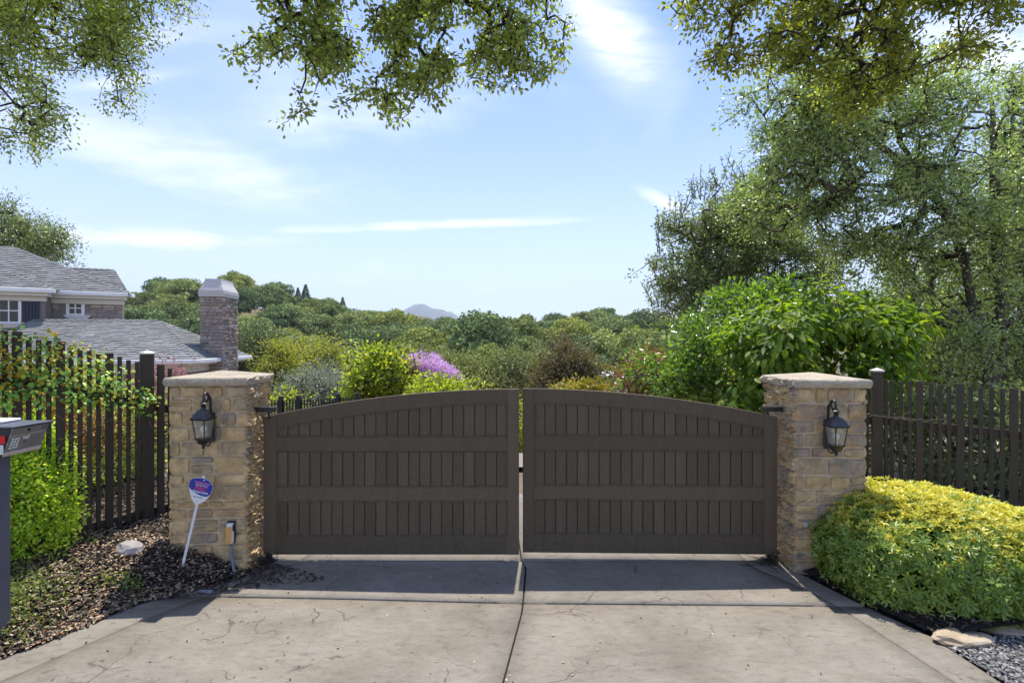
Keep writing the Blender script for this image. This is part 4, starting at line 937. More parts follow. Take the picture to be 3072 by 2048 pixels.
    # stones on the visible walls
    def stones(F, a0, a1, b, z0, z1, holes, hmin=.10, hmax=.22, wmin=.16, wmax=.46, face=None, proud=.03):
        w = a1 - a0; h = z1 - z0
        for rc in layout(w, h, hmin, hmax, wmin, wmax):
            x, z = a0 + rc[0], z0 + rc[1]
            if any(x + rc[2] > ha - .0 and x < hb and z + rc[3] > hc and z < hd for ha, hb, hc, hd in holes): 
                continue
            if face is None: stone_mesh(F.P(a0, b, z0), F.d, -F.n, rc, proud, .01, .009, .014, M['hstone'], t, 3, 3, wob=.012)
            else: stone_mesh(face[0], face[1], face[2], rc, proud, .01, .012, .014, M['hstone'], t, 3, 3, wob=.012)
    bw = .45
    wa, wb2 = U.a(199, bw), U.a(255, bw); wz1, wz0 = U.z(896, wa, bw), U.z(945, wa, bw)
    sa, sb = U.a(188, bw - .12), U.a(274, bw - .12)
    stones(U, ab, aw, bw, U.z(985, ab, bw) - .1, ze - .52, [(wa + .02, wb2 - .02, wz0 + .0, wz1 + .2)])
    def window(F, x0, x1, z0, z1, b, gx0, gx1, gz0, gz1, nx, nz, sill):
        w = MB(); 
        for a_, b__, c_, d_ in ((x0, gx0, z0, z1), (gx1, x1, z0, z1), (gx0, gx1, z0, gz0), (gx0, gx1, gz1, z1)): F.box(w, a_, b__, b - .06, b + .02, c_, d_, .008)
        wo_ = w.build('window', M['white'], t)
        for i in range(nx):
            for j in range(nz):
                xa_, xb_ = gx0 + (gx1 - gx0) * i / nx, gx0 + (gx1 - gx0) * (i + 1) / nx; za, zb_ = gz0 + (gz1 - gz0) * j / nz, gz0 + (gz1 - gz0) * (j + 1) / nz
                m_ = MB(); F.box(m_, xa_ + .01, xb_ - .01, b - .02, b - .012, za + .01, zb_ - .01); m_.build('pane', M['winglass'], wo_)
        for i in range(1, nx): m_ = MB(); xx = gx0 + (gx1 - gx0) * i / nx; F.box(m_, xx - .022, xx + .022, b - .045, b - .021, gz0, gz1, .004); m_.build('glazing_bar', M['white'], wo_)
        for j in range(1, nz): m_ = MB(); zz = gz0 + (gz1 - gz0) * j / nz; F.box(m_, gx0, gx1, b - .043, b - .022, zz - .022, zz + .022, .004); m_.build('glazing_bar', M['white'], wo_)
        m_ = MB(); s0, s1, st, sbm = sill; lo = [F.P(a_, bb_, sbm) for bb_ in (b - .06, b) for a_ in (s0 + .18, s1 - .18)]; hi = [F.P(a_, bb_, st) for bb_ in (b - .16, b) for a_ in (s0, s1)]
        m_.hexa([lo[0], lo[1], lo[2], lo[3], hi[0], hi[1], hi[2], hi[3]], .01).build('window_sill', M['white'], t)
    gz = lambda y: U.z(y, wa, bw)
    window(U, wa, wb2, wz0, wz1, bw, U.a(208.6, bw), U.a(245, bw), gz(940), gz(907), 2, 2, (sa, sb, gz(945), gz(957)))
    b2 = -.30; x1 = U.a(66, b2); gz2 = lambda y: U.z(y, x1, b2)
    window(U, U.a(-70, b2), x1, gz2(971), gz2(891), b2, U.a(-60, b2), U.a(56, b2), gz2(965), gz2(900), 4, 2, (U.a(-90, b2), U.a(88, b2), gz2(972), gz2(984)))
    sh0, sh1 = U.a(69, b2), U.a(119, b2); nb = 5
    shu = bpy.data.objects.new('shutter', None); COL.objects.link(shu); shu.parent = t
    for i in range(nb):
        m_ = MB(); w_ = (sh1 - sh0) / nb; U.box(m_, sh0 + w_ * i + .004, sh0 + w_ * (i + 1) - .004, b2 - .07, b2 - .04, gz2(971), gz2(891), .006); m_.build('board', M['shutter'], shu)
    for y_ in (897, 913, 955, 965): m_ = MB(); U.box(m_, sh0, sh1, b2 - .09, b2 - .071, gz2(y_ + 3), gz2(y_ - 3), .004); m_.build('batten', M['shutter'], shu)
    stones(U, U.a(-30, b2), ab, b2, gz2(1050), ze - .50, [(U.a(-90, b2), sh1, gz2(971), gz2(885)), (U.a(-90, b2), U.a(70, b2), gz2(985), gz2(960))])
    # ---- lower wing
    Wg = Fr((-11.73, 18.5, 0), 8); zw = 1.61; bE = 2.6; aE = Wg.a(476, bE); zE = Wg.z(963, aE, bE)
    roof = bpy.data.objects.new('roof', None); COL.objects.link(roof); roof.parent = t
    c0 = Wg.P(0, 0, zw); E = Wg.P(aE, bE, zE); cb = Wg.P(0, 2 * bE, zw); aL = Wg.a(60, 1.3) - 1.5; L0 = Wg.P(aL, 0, zw); LR = Wg.P(aL + 1.0, bE, zE); Lb = Wg.P(aL, 2 * bE, zw)
    dn = Vector((0, 0, .10)); hull([c0, E, cb, L0, LR, Lb] + [p - dn for p in (c0, cb, L0, Lb)], 'roof_deck', M['shinglej'], roof)
    aV = Wg.a(215, 1.3)
    # the front slope, the part that is hidden behind the vine joined, the rest shingle by shingle
    right = [Wg.P(aV, 0, zw), c0, E, Wg.P(aV, bE, zE)]; left = [L0, Wg.P(aV, 0, zw), Wg.P(aV, bE, zE), LR]
    big2 = shingles(right, Wg.d, roof, True, .165, .27)
    x = shingles(left, Wg.d, roof, False, .165, .27); k = len(big2.v); big2.v += x.v; big2.f += [tuple(i + k for i in f) for f in x.f]
    x = shingles([c0, cb, E], Wg.n, roof, False, .165, .27); k = len(big2.v); big2.v += x.v; big2.f += [tuple(i + k for i in f) for f in x.f]
    hipcap(c0, E, big2); hipcap(E, LR, big2); hipcap(cb, E, big2)
    tag(big2.build('shingle_courses', M['shinglej'], roof), kind='stuff')
    tag(big.build('shingle_courses', M['shinglej'], wroof), kind='stuff')
    mb = MB(); Wg.box(mb, aL, .10, -.12, .03, zw - .15, zw + .005, .02); mb.build('gutter', M['white'], t)
    mb = MB(); Wg.box(mb, -.03, .12, .031, 5.3, zw - .15, zw + .005, .02); mb.build('gutter', M['white'], t)
    mb = MB(); Wg.box(mb, aL, -.031, .035, .5, zw - .22, zw - .105, 0); Wg.box(mb, -.40, -.031, .501, 5, zw - .22, zw - .105, 0); mb.build('soffit', M['cream'], t)
    mb = MB(); Wg.box(mb, aL + .4, -.36, .42, .5, zw - .50, zw - .222, .02); Wg.box(mb, -.42, -.34, .501, 4.9, zw - .50, zw - .222, .02); mb.build('frieze', M['cream'], t)
    mb = MB(); Wg.box(mb, aL + .4, -.45, .55, 4.8, -2.6, zw - .13); mb.build('wall', M['hmortar'], t)
    stones(Wg, Wg.a(200, .55), -.45, .55, -.9, zw - .5, [])
    mb = MB(); a_ = Wg.a(558, .4); mb.tube([Wg.P(a_ - .02, -.05, zw - .1), Wg.P(a_ - .02, -.05, zw - .3), Wg.P(a_ + .03, .25, zw - .55), Wg.P(a_ + .06, .48, zw - .8), Wg.P(a_ + .06, .48, -2.4)], .055, 8); mb.build('downspout', M['dspout'], t, True)
    # ---- chimney
    ch = bpy.data.objects.new('chimney', None); COL.objects.link(ch); ch.parent = t
    bf = 3.0
    while Wg.a(668, bf) < .17: bf -= .03
    a1 = Wg.a(668, bf); a0 = Wg.a(598.5, bf); w1 = a1 - a0; Y = Wg.P(a1, bf, 0).y
    dd = .5
    while Wg.P(a1, bf + dd, 0).x / Wg.P(a1, bf + dd, 0).y < (713.5 - 1536) / 1500: dd += .02
    zt = HC + 134.5 * Y / 1500; mb = MB(); Wg.box(mb, a0 + .03, a1 - .03, bf + .03, bf + dd - .03, -2.6, zt); mb.build('chimney_core', M['hmortar'], ch)
    for (o_, u_, n_, w_, zlo) in ((Wg.P(a0, bf, -.2), Wg.d, -Wg.n, w1, -.2), (Wg.P(a1, bf, -.2), Wg.n, Wg.d, dd, -.2)):
        for rc in layout(w_, zt + .2, .10, .2, .14, .42):
            stone_mesh(o_ - n_ * .03, u_, n_, rc, .035, .0, .005, .030 if n_ == Wg.d else .01, M['hstone'], ch, 3 + (n_ == Wg.d) * 2, 3 + (n_ == Wg.d), wob=.01)
    cx, cb_ = (a0 + a1) / 2, bf + dd / 2
    def ring(ha, hb, z): return [Wg.P(cx + sx * ha, cb_ + sy * hb, z) for sy in (-1, 1) for sx in (-1, 1)]
    ha, hb = w1 / 2 + .03, dd / 2 + .03; prof = [(0, zt), (0.0, zt + .26), (.012, zt + .262), (.05, zt + .36), (.12, zt + .52), (.155, zt + .64), (.165, zt + .74)]
    mb = MB()
    for i in range(len(prof) - 1):
        r0 = ring(ha - prof[i][0], hb - prof[i][0] * 1.2, prof[i][1]); r1 = ring(ha - prof[i + 1][0], hb - prof[i + 1][0] * 1.2, prof[i + 1][1]); mb.hexa(r0 + r1)
    r0 = ring(ha + .02, hb + .02, zt + .12); r1 = ring(ha + .02, hb + .02, zt + .26 - .1); mb.hexa(r0 + r1)
    mb.build('chimney_cap', M['capgrey'], ch)
M['capgrey'] = plain('chimney_cap_paint', (.52, .50, .46), .6)
M['dspout'] = plain('tan_downspout', (.30, .24, .19), .5)
house()
def white_house():
    Z = 42; t = empty('house', W(1845, 1180, Z), 'small white sided house end with a dark roof pipe, beyond the gate', 'house'); t.location.z = -8
    p0 = W(1812, 1132, Z); p1 = W(1880, 1132, Z)
    mb = MB(); n = 11
    mb.box(p0.x, p1.x, Z, Z + 5, -9, p0.z - .35).build('wall', M['siding'], t)
    for i in range(16):
        z1 = p0.z - .36 - i * .17; MB().box(p0.x - .01, p1.x + .01, Z - .03, Z - .002, z1 - .155, z1, .004).build('siding_board', M['siding'], t)
    MB().hexa([(p0.x - .2, Z - .15, p0.z - .33), (p1.x + .2, Z - .15, p0.z - .45), (p0.x - .2, Z + 5, p0.z - .1), (p1.x + .2, Z + 5, p0.z - .2), (p0.x - .2, Z - .15, p0.z - .05), (p1.x + .2, Z - .15, p0.z - .18), (p0.x - .2, Z + 5, p0.z + .3), (p1.x + .2, Z + 5, p0.z + .2)]).build('roof', M['white'], t)
    q = W(1853, 1130, Z + 1); MB().box(q.x - .28, q.x + .28, Z + .9, Z + 1.4, q.z - .5, q.z + .45, .02).build('roof_vent', M['boxdark'], t)
M['siding'] = plain('white_siding', (.50, .52, .55), .6)
white_house()
# ------------------------------------------------------------ tree building
def blobs_px(bl):
    """(x,y,Z,rx,ry in photo px, depth radius m) -> centres and radii in metres"""
    C = []; Rr = []
    for x, y, Z, rx, ry, rz in bl: C.append(W(x, y, Z)); Rr.append((rx * Z / 1500, rz, ry * Z / 1500))
    return np.array([list(c) for c in C]), np.array(Rr)
def sample_blobs(C, Rr, n, shell=.45, rs=R, macro=0, sig=.2):
    if macro:
        T, u = sample_blobs(C, Rr, macro, shell, rs); k = rs.randint(0, macro, n); w = rs.uniform(.55, 1.35, macro)[k][:, None]; o = rs.normal(size=(n, 3)) * [1, 1, .75] * sig * w
        return T[k] + o, unit(u[k] * .6 + unit(o) * .8)
    vol = np.prod(Rr, 1) ** (.72); k = rs.choice(len(C), n, p=vol / vol.sum()); u = rdir(n, rs); r = (shell + (1 - shell) * rs.rand(n)) ** .6
    r = np.clip(r + rs.normal(size=n) * .06, 0, 1.12)
    return C[k] + u * Rr[k] * r[:, None], u
def cluster_leaves(T, out, per, rad, L, Wd, rs=R, up=.35, spread=.8):
    m = len(T); n = m * per; B = np.repeat(T, per, 0); O = np.repeat(out, per, 0)
    off = rs.normal(size=(n, 3)) * rad * .55; C = B + off; D = unit(unit(off) * spread + O * .4 + rdir(n, rs) * .6); N = unit(rdir(n, rs) + np.array([0, 0, up * 2]) + O * .4)
    Ls = L * rs.uniform(.65, 1.25, n); return C, D, N, Ls, Ls * Wd
def tree(name, label, cat, base, trunk, blobs, ncl, per, rad, L, Wd, mat, bark='bark', seg=.5, rmin=.006, shape='diamond', group=None, shell=.35, gap=.0, rs=R, pw=.5, jit=.10, filt=None, extra=None, macro=None, sig=None):
    """trunk: list of polylines [(point, radius)...]; blobs: (centres, radii)"""
    t = empty(name, base, label, cat, group); C, Rr = blobs
    T, out = sample_blobs(C, Rr, ncl, shell, rs, macro or max(12, ncl // 13), sig or rad * 1.25)
    if filt is not None: k = filt(T); T, out = T[k], out[k]
    mb = MB(); roots = []
    for pl in trunk:
        pts = [Vector(p) for p, r in pl]; rr = [r for p, r in pl]; fp = []; fr = []
        for i in range(len(pts) - 1):
            for q in range(4):
                f = q / 4; p = pts[i].lerp(pts[i + 1], f); fp.append(p + Vector((rd.uniform(-1, 1), rd.uniform(-1, 1), 0)) * rr[i] * .18); fr.append(rr[i] + (rr[i + 1] - rr[i]) * f)
        fp.append(pts[-1]); fr.append(rr[-1]); mb.tube(fp, fr, 9); roots += [list(p) for p in fp[len(fp) // 4:]]
    mb.build('trunk', M[bark], t, True)
    A, B, ra, rb = skeleton(np.array(roots), T, seg, jit, rmin, .09, pw=pw); prisms('branches', A, B, ra, rb, M[bark], t)
    a = cluster_leaves(T, out, per, rad, L, Wd, rs); leaves('crown', *a, M[mat], t, shape)
    return t
def P3(*a): return W(*a)
def ground_pt(px, Z, dz=-.1): x = (px - 1536) * Z / 1500; return Vector((x, Z, float(G(x, Z)) + dz))
# --- the big live oaks on the right
b0 = ground_pt(2965, 11)
tree('oak_tree', 'tall live oak with two leaning trunks behind the picket fence on the hedge side', 'tree', b0,
     [[(b0, .14), (W(2962, 1110, 11), .105), (W(2925, 950, 11), .09), (W(2895, 800, 11.0), .08), (W(2850, 650, 11), .10), (W(2775, 545, 11), .085), (W(2650, 445, 10.8), .06), (W(2520, 350, 10.5), .045), (W(2400, 290, 10.3), .025)],
      [(W(2962, 1180, 11), .10), (W(3004, 1100, 11.2), .095), (W(3002, 900, 11.3), .085), (W(2990, 700, 11.3), .11), (W(2985, 500, 11.4), .08), (W(2975, 300, 11.4), .04)],
      [(W(2850, 650, 11), .07), (W(2780, 620, 10.6), .06), (W(2690, 560, 10.4), .05), (W(2520, 550, 10.2), .025)], [(W(2800, 570, 11), .06), (W(2700, 430, 11.2), .05), (W(2690, 250, 11.4), .03)]],
     blobs_px([(2350, 330, 10.4, 170, 110, 1.2), (2480, 300, 10.6, 200, 150, 1.6), (2660, 300, 11, 200, 170, 1.8), (2790, 400, 11, 170, 180, 1.8), (2480, 470, 10.6, 210, 150, 1.6), (2390, 470, 10.6, 130, 130, 1.2),
               (2600, 650, 11, 240, 170, 1.8), (2850, 650, 11, 200, 220, 1.8), (2940, 720, 11.8, 150, 150, 1.2), (2660, 850, 11.9, 200, 170, 1.3), (2860, 980, 12.4, 150, 150, .8), (3060, 950, 12.2, 70, 180, .8), (2900, 1010, 10.5, 90, 110, .4), (3030, 960, 10.6, 60, 150, .4), (2330, 610, 11.4, 130, 130, 1.2), (3000, 560, 11.4, 120, 120, 1.2)]),
     4500, 18, .13, .080, .55, 'l_live', macro=430, sig=.20, seg=.42, shell=.2, rmin=.0052)
b1 = ground_pt(2240, 14.5)
tree('oak_tree', 'dense dark oak with spiky upright shoots, at the open sky edge of the oak grove', 'tree', b1,
     [[(b1, .17), (W(2240, 1000, 14.5), .13), (W(2215, 850, 14.5), .10), (W(2230, 700, 14.5), .06), (W(2260, 580, 14.5), .03)], [(W(2225, 930, 14.5), .09), (W(2120, 800, 14.3), .06), (W(2060, 700, 14.2), .025)]],
     blobs_px([(2090, 800, 14.3, 125, 190, 1.3), (2120, 690, 14.3, 100, 130, 1.1), (2200, 650, 14.5, 130, 140, 1.4), (2280, 620, 14.8, 130, 130, 1.4), (2240, 800, 14.6, 190, 190, 1.8), (2380, 780, 15, 150, 190, 1.6), (2060, 890, 14.4, 105, 90, 1.1), (2180, 960, 14.6, 170, 90, 1.3), (2450, 940, 15, 180, 130, 1.4)]),
     2900, 22, .15, .090, .55, 'l_dark', macro=300, sig=.24, seg=.5, shell=.25, rmin=.006)
# upright shoots along its outline
def shoots(parent, pts, mat, Z):
    A = []; B = []; LC = []; LD = []
    for x, y in pts:
        for k in range(3):
            p = np.array(W(x + rd.uniform(-14, 14), y + 40, Z + rd.uniform(-.5, .5))); d = unit(np.array([rd.uniform(-.5, .25), rd.uniform(-.3, .3), 1.0])); L = rd.uniform(.45, .9)
            q = p + d * L; A.append(p); B.append(q)
            for i in range(16): f = rd.random(); LC.append(p + d * L * f); LD.append(unit(d * .6 + R.normal(size=3) * .6))
    prisms('shoots', A, B, np.full(len(A), .012), np.full(len(A), .004), M['bark'], parent)
    LC = np.array(LC); leaves('shoot_leaves', LC, np.array(LD), rdir(len(LC)), .09, .04, M[mat], parent)
shoots(bpy.data.objects['oak_tree.001'], [(2085, 555), (2110, 560), (2145, 520), (2180, 500), (2225, 495), (2040, 610), (2010, 640), (1990, 660), (1975, 720), (1970, 800), (1965, 880)], 'l_dark', 14.3)
b2 = ground_pt(3120, 13)
tree('oak_tree', 'slim live oak rising at the far corner behind the hedge side fence', 'tree', b2,
     [[(b2, .18), (W(3100, 1000, 13), .14), (W(3070, 700, 13), .10), (W(3040, 450, 13), .06), (W(3035, 280, 13), .03)]],
     blobs_px([(3040, 330, 13, 90, 120, 1.2), (3060, 480, 13, 120, 130, 1.4), (3080, 700, 13, 160, 160, 1.6), (3120, 900, 13, 190, 200, 1.6), (3140, 350, 13, 100, 150, 1.4), (3180, 600, 13, 130, 200, 1.6)]),
     1600, 19, .15, .086, .55, 'l_live', macro=160, sig=.23, seg=.5, shell=.3, rmin=.006)
# --- behind the hedge-side pillar: broad leaved dogwood, glossy shrub, red tipped shrub
def shrub(name, label, cat, bl, ncl, per, rad, L, Wd, mat, Z, bx, shape='leaf', seg=.3, bark='bark', shell=.5, base=None, hang=0.0, group=None, rmin=.003, parts=0):
    bs = base or ground_pt(bx, Z); C, Rr = blobs_px(bl); t = empty(name, bs, label, cat, group); T, out = sample_blobs(C, Rr, ncl, shell, R, max(14, ncl // 11), rad * .95); T[:, 2] = np.maximum(T[:, 2], bs.z + .15)
    stems = []
    for i in range(4):
        c = C[rd.randrange(len(C))]; b = np.array(bs) + np.array([rd.uniform(-.15, .15), rd.uniform(-.1, .1), 0]); mid = b + (c - b) * .5 + R.normal(size=3) * .05
        stems += [list(b + (mid - b) * f) for f in (0, .3, .6, 1)] + [list(mid + (c - mid) * f) for f in (.4, .8)]
    A, B, ra, rb = skeleton(np.array(stems), T, seg, .1, rmin, .03); 
    sa = np.array([stems[i] for i in range(len(stems)) if i % 6 < 5]); sb = np.array([stems[i + 1] for i in range(len(stems)) if i % 6 < 5])
    prisms('stems', np.concatenate([A, sa]), np.concatenate([B, sb]), np.concatenate([ra, np.full(len(sa), .025)]), np.concatenate([rb, np.full(len(sa), .02)]), M[bark], t)
    Cc, D, N, Ls, Ws = cluster_leaves(T, out, per, rad, L, Wd)
    if hang: D = unit(D + np.array([0, 0, -hang])); N = unit(np.cross(np.cross(D, np.array([0, 0, 1.]) + out.repeat(per, 0) * .6), D) + rdir(len(D)) * .25)
    if parts:
        # the leaves one sees largest are objects, sharing a few meshes
        y = Cc[:, 1] - Cc[:, 2] * .25 - (np.random.RandomState(3).rand(len(Cc)) * .8); o = np.argsort(y); sel = o[:parts]; rest = o[parts:]; proto = []
        for k in range(12):
            ob = leaves('leaf', [[0, 0, 0]], [[1, 0, 0]], [[0, 0, 1]], 1.0, Wd, M[mat], None, 'leaf', rnd=np.array([R.rand()]), fold=.15, droop=.16); me = ob.data; bpy.data.objects.remove(ob); proto.append(me)
        for i in sel:
            d = unit(D[i]); s_ = unit(np.cross(d, N[i])) * -1; n2 = np.cross(d, s_); l = Ls[i]; mx = Matrix(((d[0] * l, s_[0] * l, n2[0] * l, Cc[i][0]), (d[1] * l, s_[1] * l, n2[1] * l, Cc[i][1]), (d[2] * l, s_[2] * l, n2[2] * l, Cc[i][2]), (0, 0, 0, 1)))
            ob = bpy.data.objects.new('leaf', proto[rd.randrange(12)]); COL.objects.link(ob); ob.parent = t; ob.matrix_basis = wm(t).inverted() @ mx
        tag(leaves('foliage', Cc[rest], D[rest], N[rest], Ls[rest], Ws[rest], M[mat], t, shape, fold=.15, droop=.16), kind='stuff')
    else: leaves('foliage', Cc, D, N, Ls, Ws, M[mat], t, shape)
    return t
shrub('dogwood', 'broad-leaved bright green dogwood hanging over the pillar behind the clipped hedge', 'shrub',
      [(2560, 960, 7.4, 200, 85, .7), (2400, 1000, 7.2, 170, 75, .6), (2300, 1060, 7.1, 110, 110, .5), (2590, 1040, 7.4, 140, 95, .7), (2480, 1090, 7.2, 210, 110, .6), (2270, 1190, 7.0, 70, 100, .4), (2680, 1110, 7.5, 60, 60, .5), (2620, 945, 7.5, 80, 45, .5)],
      760, 9, .17, .135, .50, 'l_dog', 7.3, 2500, hang=.8, parts=260, seg=.25, shell=.45)
shrub('shrub', 'glossy dark green shrub between the hedge side pillar and the red tipped shrub', 'shrub',
      [(2230, 960, 8.6, 120, 90, .7), (2150, 1020, 8.4, 130, 110, .7), (2080, 1100, 8.2, 120, 110, .6), (2200, 1140, 8.2, 130, 130, .7), (2320, 940, 8.8, 110, 90, .7), (2000, 1160, 8.2, 110, 90, .5), (2290, 1000, 8.6, 110, 120, .6)],
      900, 12, .16, .085, .55, 'l_glossy', 8.4, 2150, seg=.25)
shrub('shrub', 'red tipped loose shrub just above the gate leaf beside the glossy shrub', 'shrub',
      [(1930, 1120, 12, 70, 60, .6), (1880, 1160, 12, 45, 55, .4), (1985, 1100, 12, 60, 45, .5), (1940, 1180, 12, 100, 40, .5)], 520, 12, .16, .07, .45, 'l_red', 12, 1935, seg=.3)
shrub('shrub', 'low lime and orange shrub peeping over the gate below the bronze leaved tree', 'shrub', [(1750, 1172, 13, 45, 32, .5), (1795, 1180, 13, 28, 28, .4), (1680, 1186, 13, 35, 20, .4)], 220, 11, .14, .10, .5, 'l_yo', 13, 1765, seg=.3)
shrub('shrub', 'yellow-green rounded shrub under the lilac flowered tree', 'shrub', [(1310, 1172, 13, 70, 34, .6), (1380, 1185, 13, 60, 28, .5), (1250, 1195, 13, 50, 30, .5), (1450, 1200, 13, 60, 26, .5)], 420, 11, .15, .10, .55, 'l_lime', 13, 1320, seg=.3)
shrub('shrub', 'small lime leaved shrub seen through the slit between the gate leaves', 'shrub', [(1565, 1260, 13.5, 60, 70, .5), (1563, 1345, 13.2, 50, 45, .4)], 260, 10, .15, .09, .5, 'l_lime', 13.4, 1565, seg=.3)
# --- behind the fence on the hedge side
shrub('shrub', 'shaded leafy shrub filling the space behind the hedge side picket fence', 'shrub',
      [(2700, 1350, 7.6, 170, 150, .5), (2900, 1330, 7.4, 170, 170, .5), (3050, 1400, 7.2, 170, 170, .5), (3180, 1300, 7.2, 150, 170, .5), (2850, 1230, 7.8, 190, 70, .4), (2660, 1290, 7.8, 80, 110, .4)], 1250, 11, .17, .075, .45, 'l_dark', 7.4, 2850, seg=.25, rmin=.002)
shrub('shrub', 'sunlit shrub mass under the tall live oak, over the far end of the fence', 'shrub',
      [(2860, 1150, 12.4, 150, 80, .7), (3040, 1130, 12.6, 100, 90, .7), (3140, 1040, 12.4, 100, 160, .8), (2960, 1190, 9.4, 170, 50, .5), (3080, 1190, 9.6, 120, 60, .5)], 1100, 14, .2, .07, .5, 'l_live2', 9.6, 2990, seg=.3)
tree('oak_tree', 'sunlit pale green oak filling the gap behind the two leaning trunks', 'tree', ground_pt(2930, 15.5), [[(ground_pt(2930, 15.5), .14), (W(2930, 1000, 15.5), .10), (W(2920, 850, 15.5), .06)]],
     blobs_px([(2760, 980, 15.2, 150, 130, 1.3), (2900, 900, 15.5, 160, 150, 1.4), (3040, 960, 15.5, 130, 190, 1.4), (2880, 1080, 15.0, 200, 100, 1.2), (3080, 1120, 15, 110, 100, 1.0)]), 1700, 19, .18, .10, .5, 'l_live2', seg=.5, macro=220, sig=.26)
# --- behind the fence on the sign side
shrub('shrub', 'yellow-green leafy hedge shrub close behind the vine covered picket fence', 'shrub',
      [(60, 1320, 6.4, 130, 170, .5), (200, 1260, 6.6, 130, 150, .5), (330, 1330, 6.8, 110, 200, .5), (180, 1450, 6.5, 150, 130, .5), (440, 1330, 7.2, 80, 200, .5), (-60, 1280, 6.2, 130, 180, .5)], 1500, 10, .20, .056, .5, 'l_under', 6.5, 200, seg=.22, rmin=.002, shell=.1)
shrub('shrub', 'orange tinged low shrub glimpsed between the pickets behind the call box', 'shrub', [(115, 1235, 6.0, 75, 55, .3), (180, 1290, 6.05, 60, 60, .25), (310, 1300, 6.15, 35, 60, .2)], 330, 11, .12, .05, .5, 'l_orange', 6.05, 120, seg=.2, rmin=.002)
shrub('shrub', 'pink flowering bush behind the last pickets next to the sign side pillar', 'shrub', [(470, 1175, 7.6, 40, 60, .4), (505, 1240, 7.4, 30, 90, .4), (440, 1260, 7.5, 40, 90, .4)], 300, 10, .13, .055, .5, 'l_pink', 7.5, 470, seg=.2, rmin=.002)
shrub('shrub', 'bright yellow-green mound seen between the sign side pillar and the far fence', 'shrub', [(850, 1195, 12.9, 60, 22, .4), (780, 1210, 12.9, 60, 22, .4)], 160, 10, .14, .07, .5, 'l_lime', 12.9, 830, seg=.3)
# ------------------------------------------------------------ mid-distance trees beyond the gate
def midtree(name, label, bl, ncl, per, rad, L, Wd, mat, Z, bx, shape='diamond', cat='tree', ext=None, shell=.5):
    bs = ground_pt(bx, Z); C, Rr = blobs_px(bl); c = C.mean(0); top = Vector(c)
    return tree(name, label, cat, bs, [[(bs, .16), (bs.lerp(top, .5) + Vector((rd.uniform(-.2, .2), 0, 0)), .12), (top, .07)]], (C, Rr), ncl, per, rad, L, Wd, mat, seg=.9, rmin=.010, shape=shape, shell=shell)
midtree('redbud_tree', 'lime green heart-leaved tree to one side of the lilac flowers', [(1110, 1120, 16, 55, 60, .7), (1170, 1100, 16, 60, 48, .7), (1150, 1160, 15.8, 85, 55, .7), (1085, 1180, 15.8, 40, 40, .5), (1210, 1170, 15.8, 30, 40, .4)], 620, 11, .20, .12, .75, 'l_lime', 16, 1140)
cm = midtree('crepe_myrtle', 'crepe myrtle covered in lilac blossom above the gate', [(1275, 1110, 17, 55, 40, .7), (1225, 1110, 17, 22, 35, .4), (1330, 1140, 17, 40, 32, .6), (1260, 1160, 17, 70, 35, .6), (1370, 1165, 17, 25, 20, .4)], 420, 10, .17, .09, .5, 'l_brown', 17, 1280)
Tb, ob = sample_blobs(*blobs_px([(1270, 1100, 16.7, 60, 40, .7), (1225, 1108, 16.7, 28, 38, .4), (1335, 1138, 16.7, 50, 34, .6), (1375, 1163, 16.7, 28, 20, .4), (1290, 1130, 16.4, 70, 40, .5), (1145, 1187, 15.6, 12, 14, .1), (1240, 1095, 16.4, 40, 28, .4), (1300, 1112, 16.3, 60, 30, .4)]), 640, .6)
a = cluster_leaves(Tb, ob, 34, .11, .045, .8); leaves('blossom', *a, M['l_purple'], cm)
midtree('olive_tree', 'silvery olive tree behind the low black fence', [(930, 1155, 22, 60, 40, 1.2), (1000, 1165, 22, 65, 42, 1.2), (960, 1190, 22, 80, 40, 1.2), (1040, 1185, 22, 32, 30, .8), (890, 1180, 22, 30, 30, .8)], 700, 22, .3, .12, .3, 'l_olive', 22, 965)
midtree('bronze_tree', 'bronze and green magnolia-like tree with a pointed top', [(1715, 1070, 30, 38, 38, 1.3), (1705, 1110, 30, 65, 45, 1.6), (1665, 1140, 30, 42, 35, 1.2), (1755, 1140, 30, 62, 38, 1.4), (1790, 1165, 30, 40, 28, 1.2), (1710, 1165, 30, 90, 35, 1.5)], 950, 18, .38, .19, .5, 'l_brown', 30, 1712)
midtree('willow_tree', 'yellow-green upright tree nearest the sign side pillar cap', [(835, 1080, 34, 36, 42, 1.3), (845, 1130, 34, 42, 55, 1.5), (815, 1160, 34, 35, 50, 1.3), (870, 1150, 34, 30, 40, 1.2)], 650, 17, .42, .20, .4, 'l_yg', 34, 842)
midtree('leafy_tree', 'sunlit yellow-green tree right behind the upright yellow-green one', [(900, 1070, 46, 50, 38, 2), (960, 1075, 46, 55, 40, 2), (930, 1115, 46, 85, 40, 2.3), (1000, 1105, 46, 40, 35, 1.8), (880, 1110, 46, 40, 35, 1.8)], 850, 17, .55, .26, .5, 'l_yg', 46, 940)
midtree('leafy_tree', 'grey-green tree showing beside the tall chimney', [(745, 1060, 40, 38, 48, 1.8), (780, 1085, 40, 42, 45, 1.8), (740, 1110, 40, 45, 45, 1.8), (800, 1060, 40, 25, 30, 1.2)], 700, 17, .5, .24, .45, 'l_pale', 40, 765)
midtree('leafy_tree', 'soft light green tree directly above the slit between the gate leaves', [(1540, 1105, 40, 75, 42, 2), (1600, 1130, 40, 70, 40, 2), (1470, 1135, 40, 60, 38, 1.8), (1550, 1150, 40, 130, 35, 2)], 1000, 17, .5, .24, .45, 'l_pale', 40, 1545)
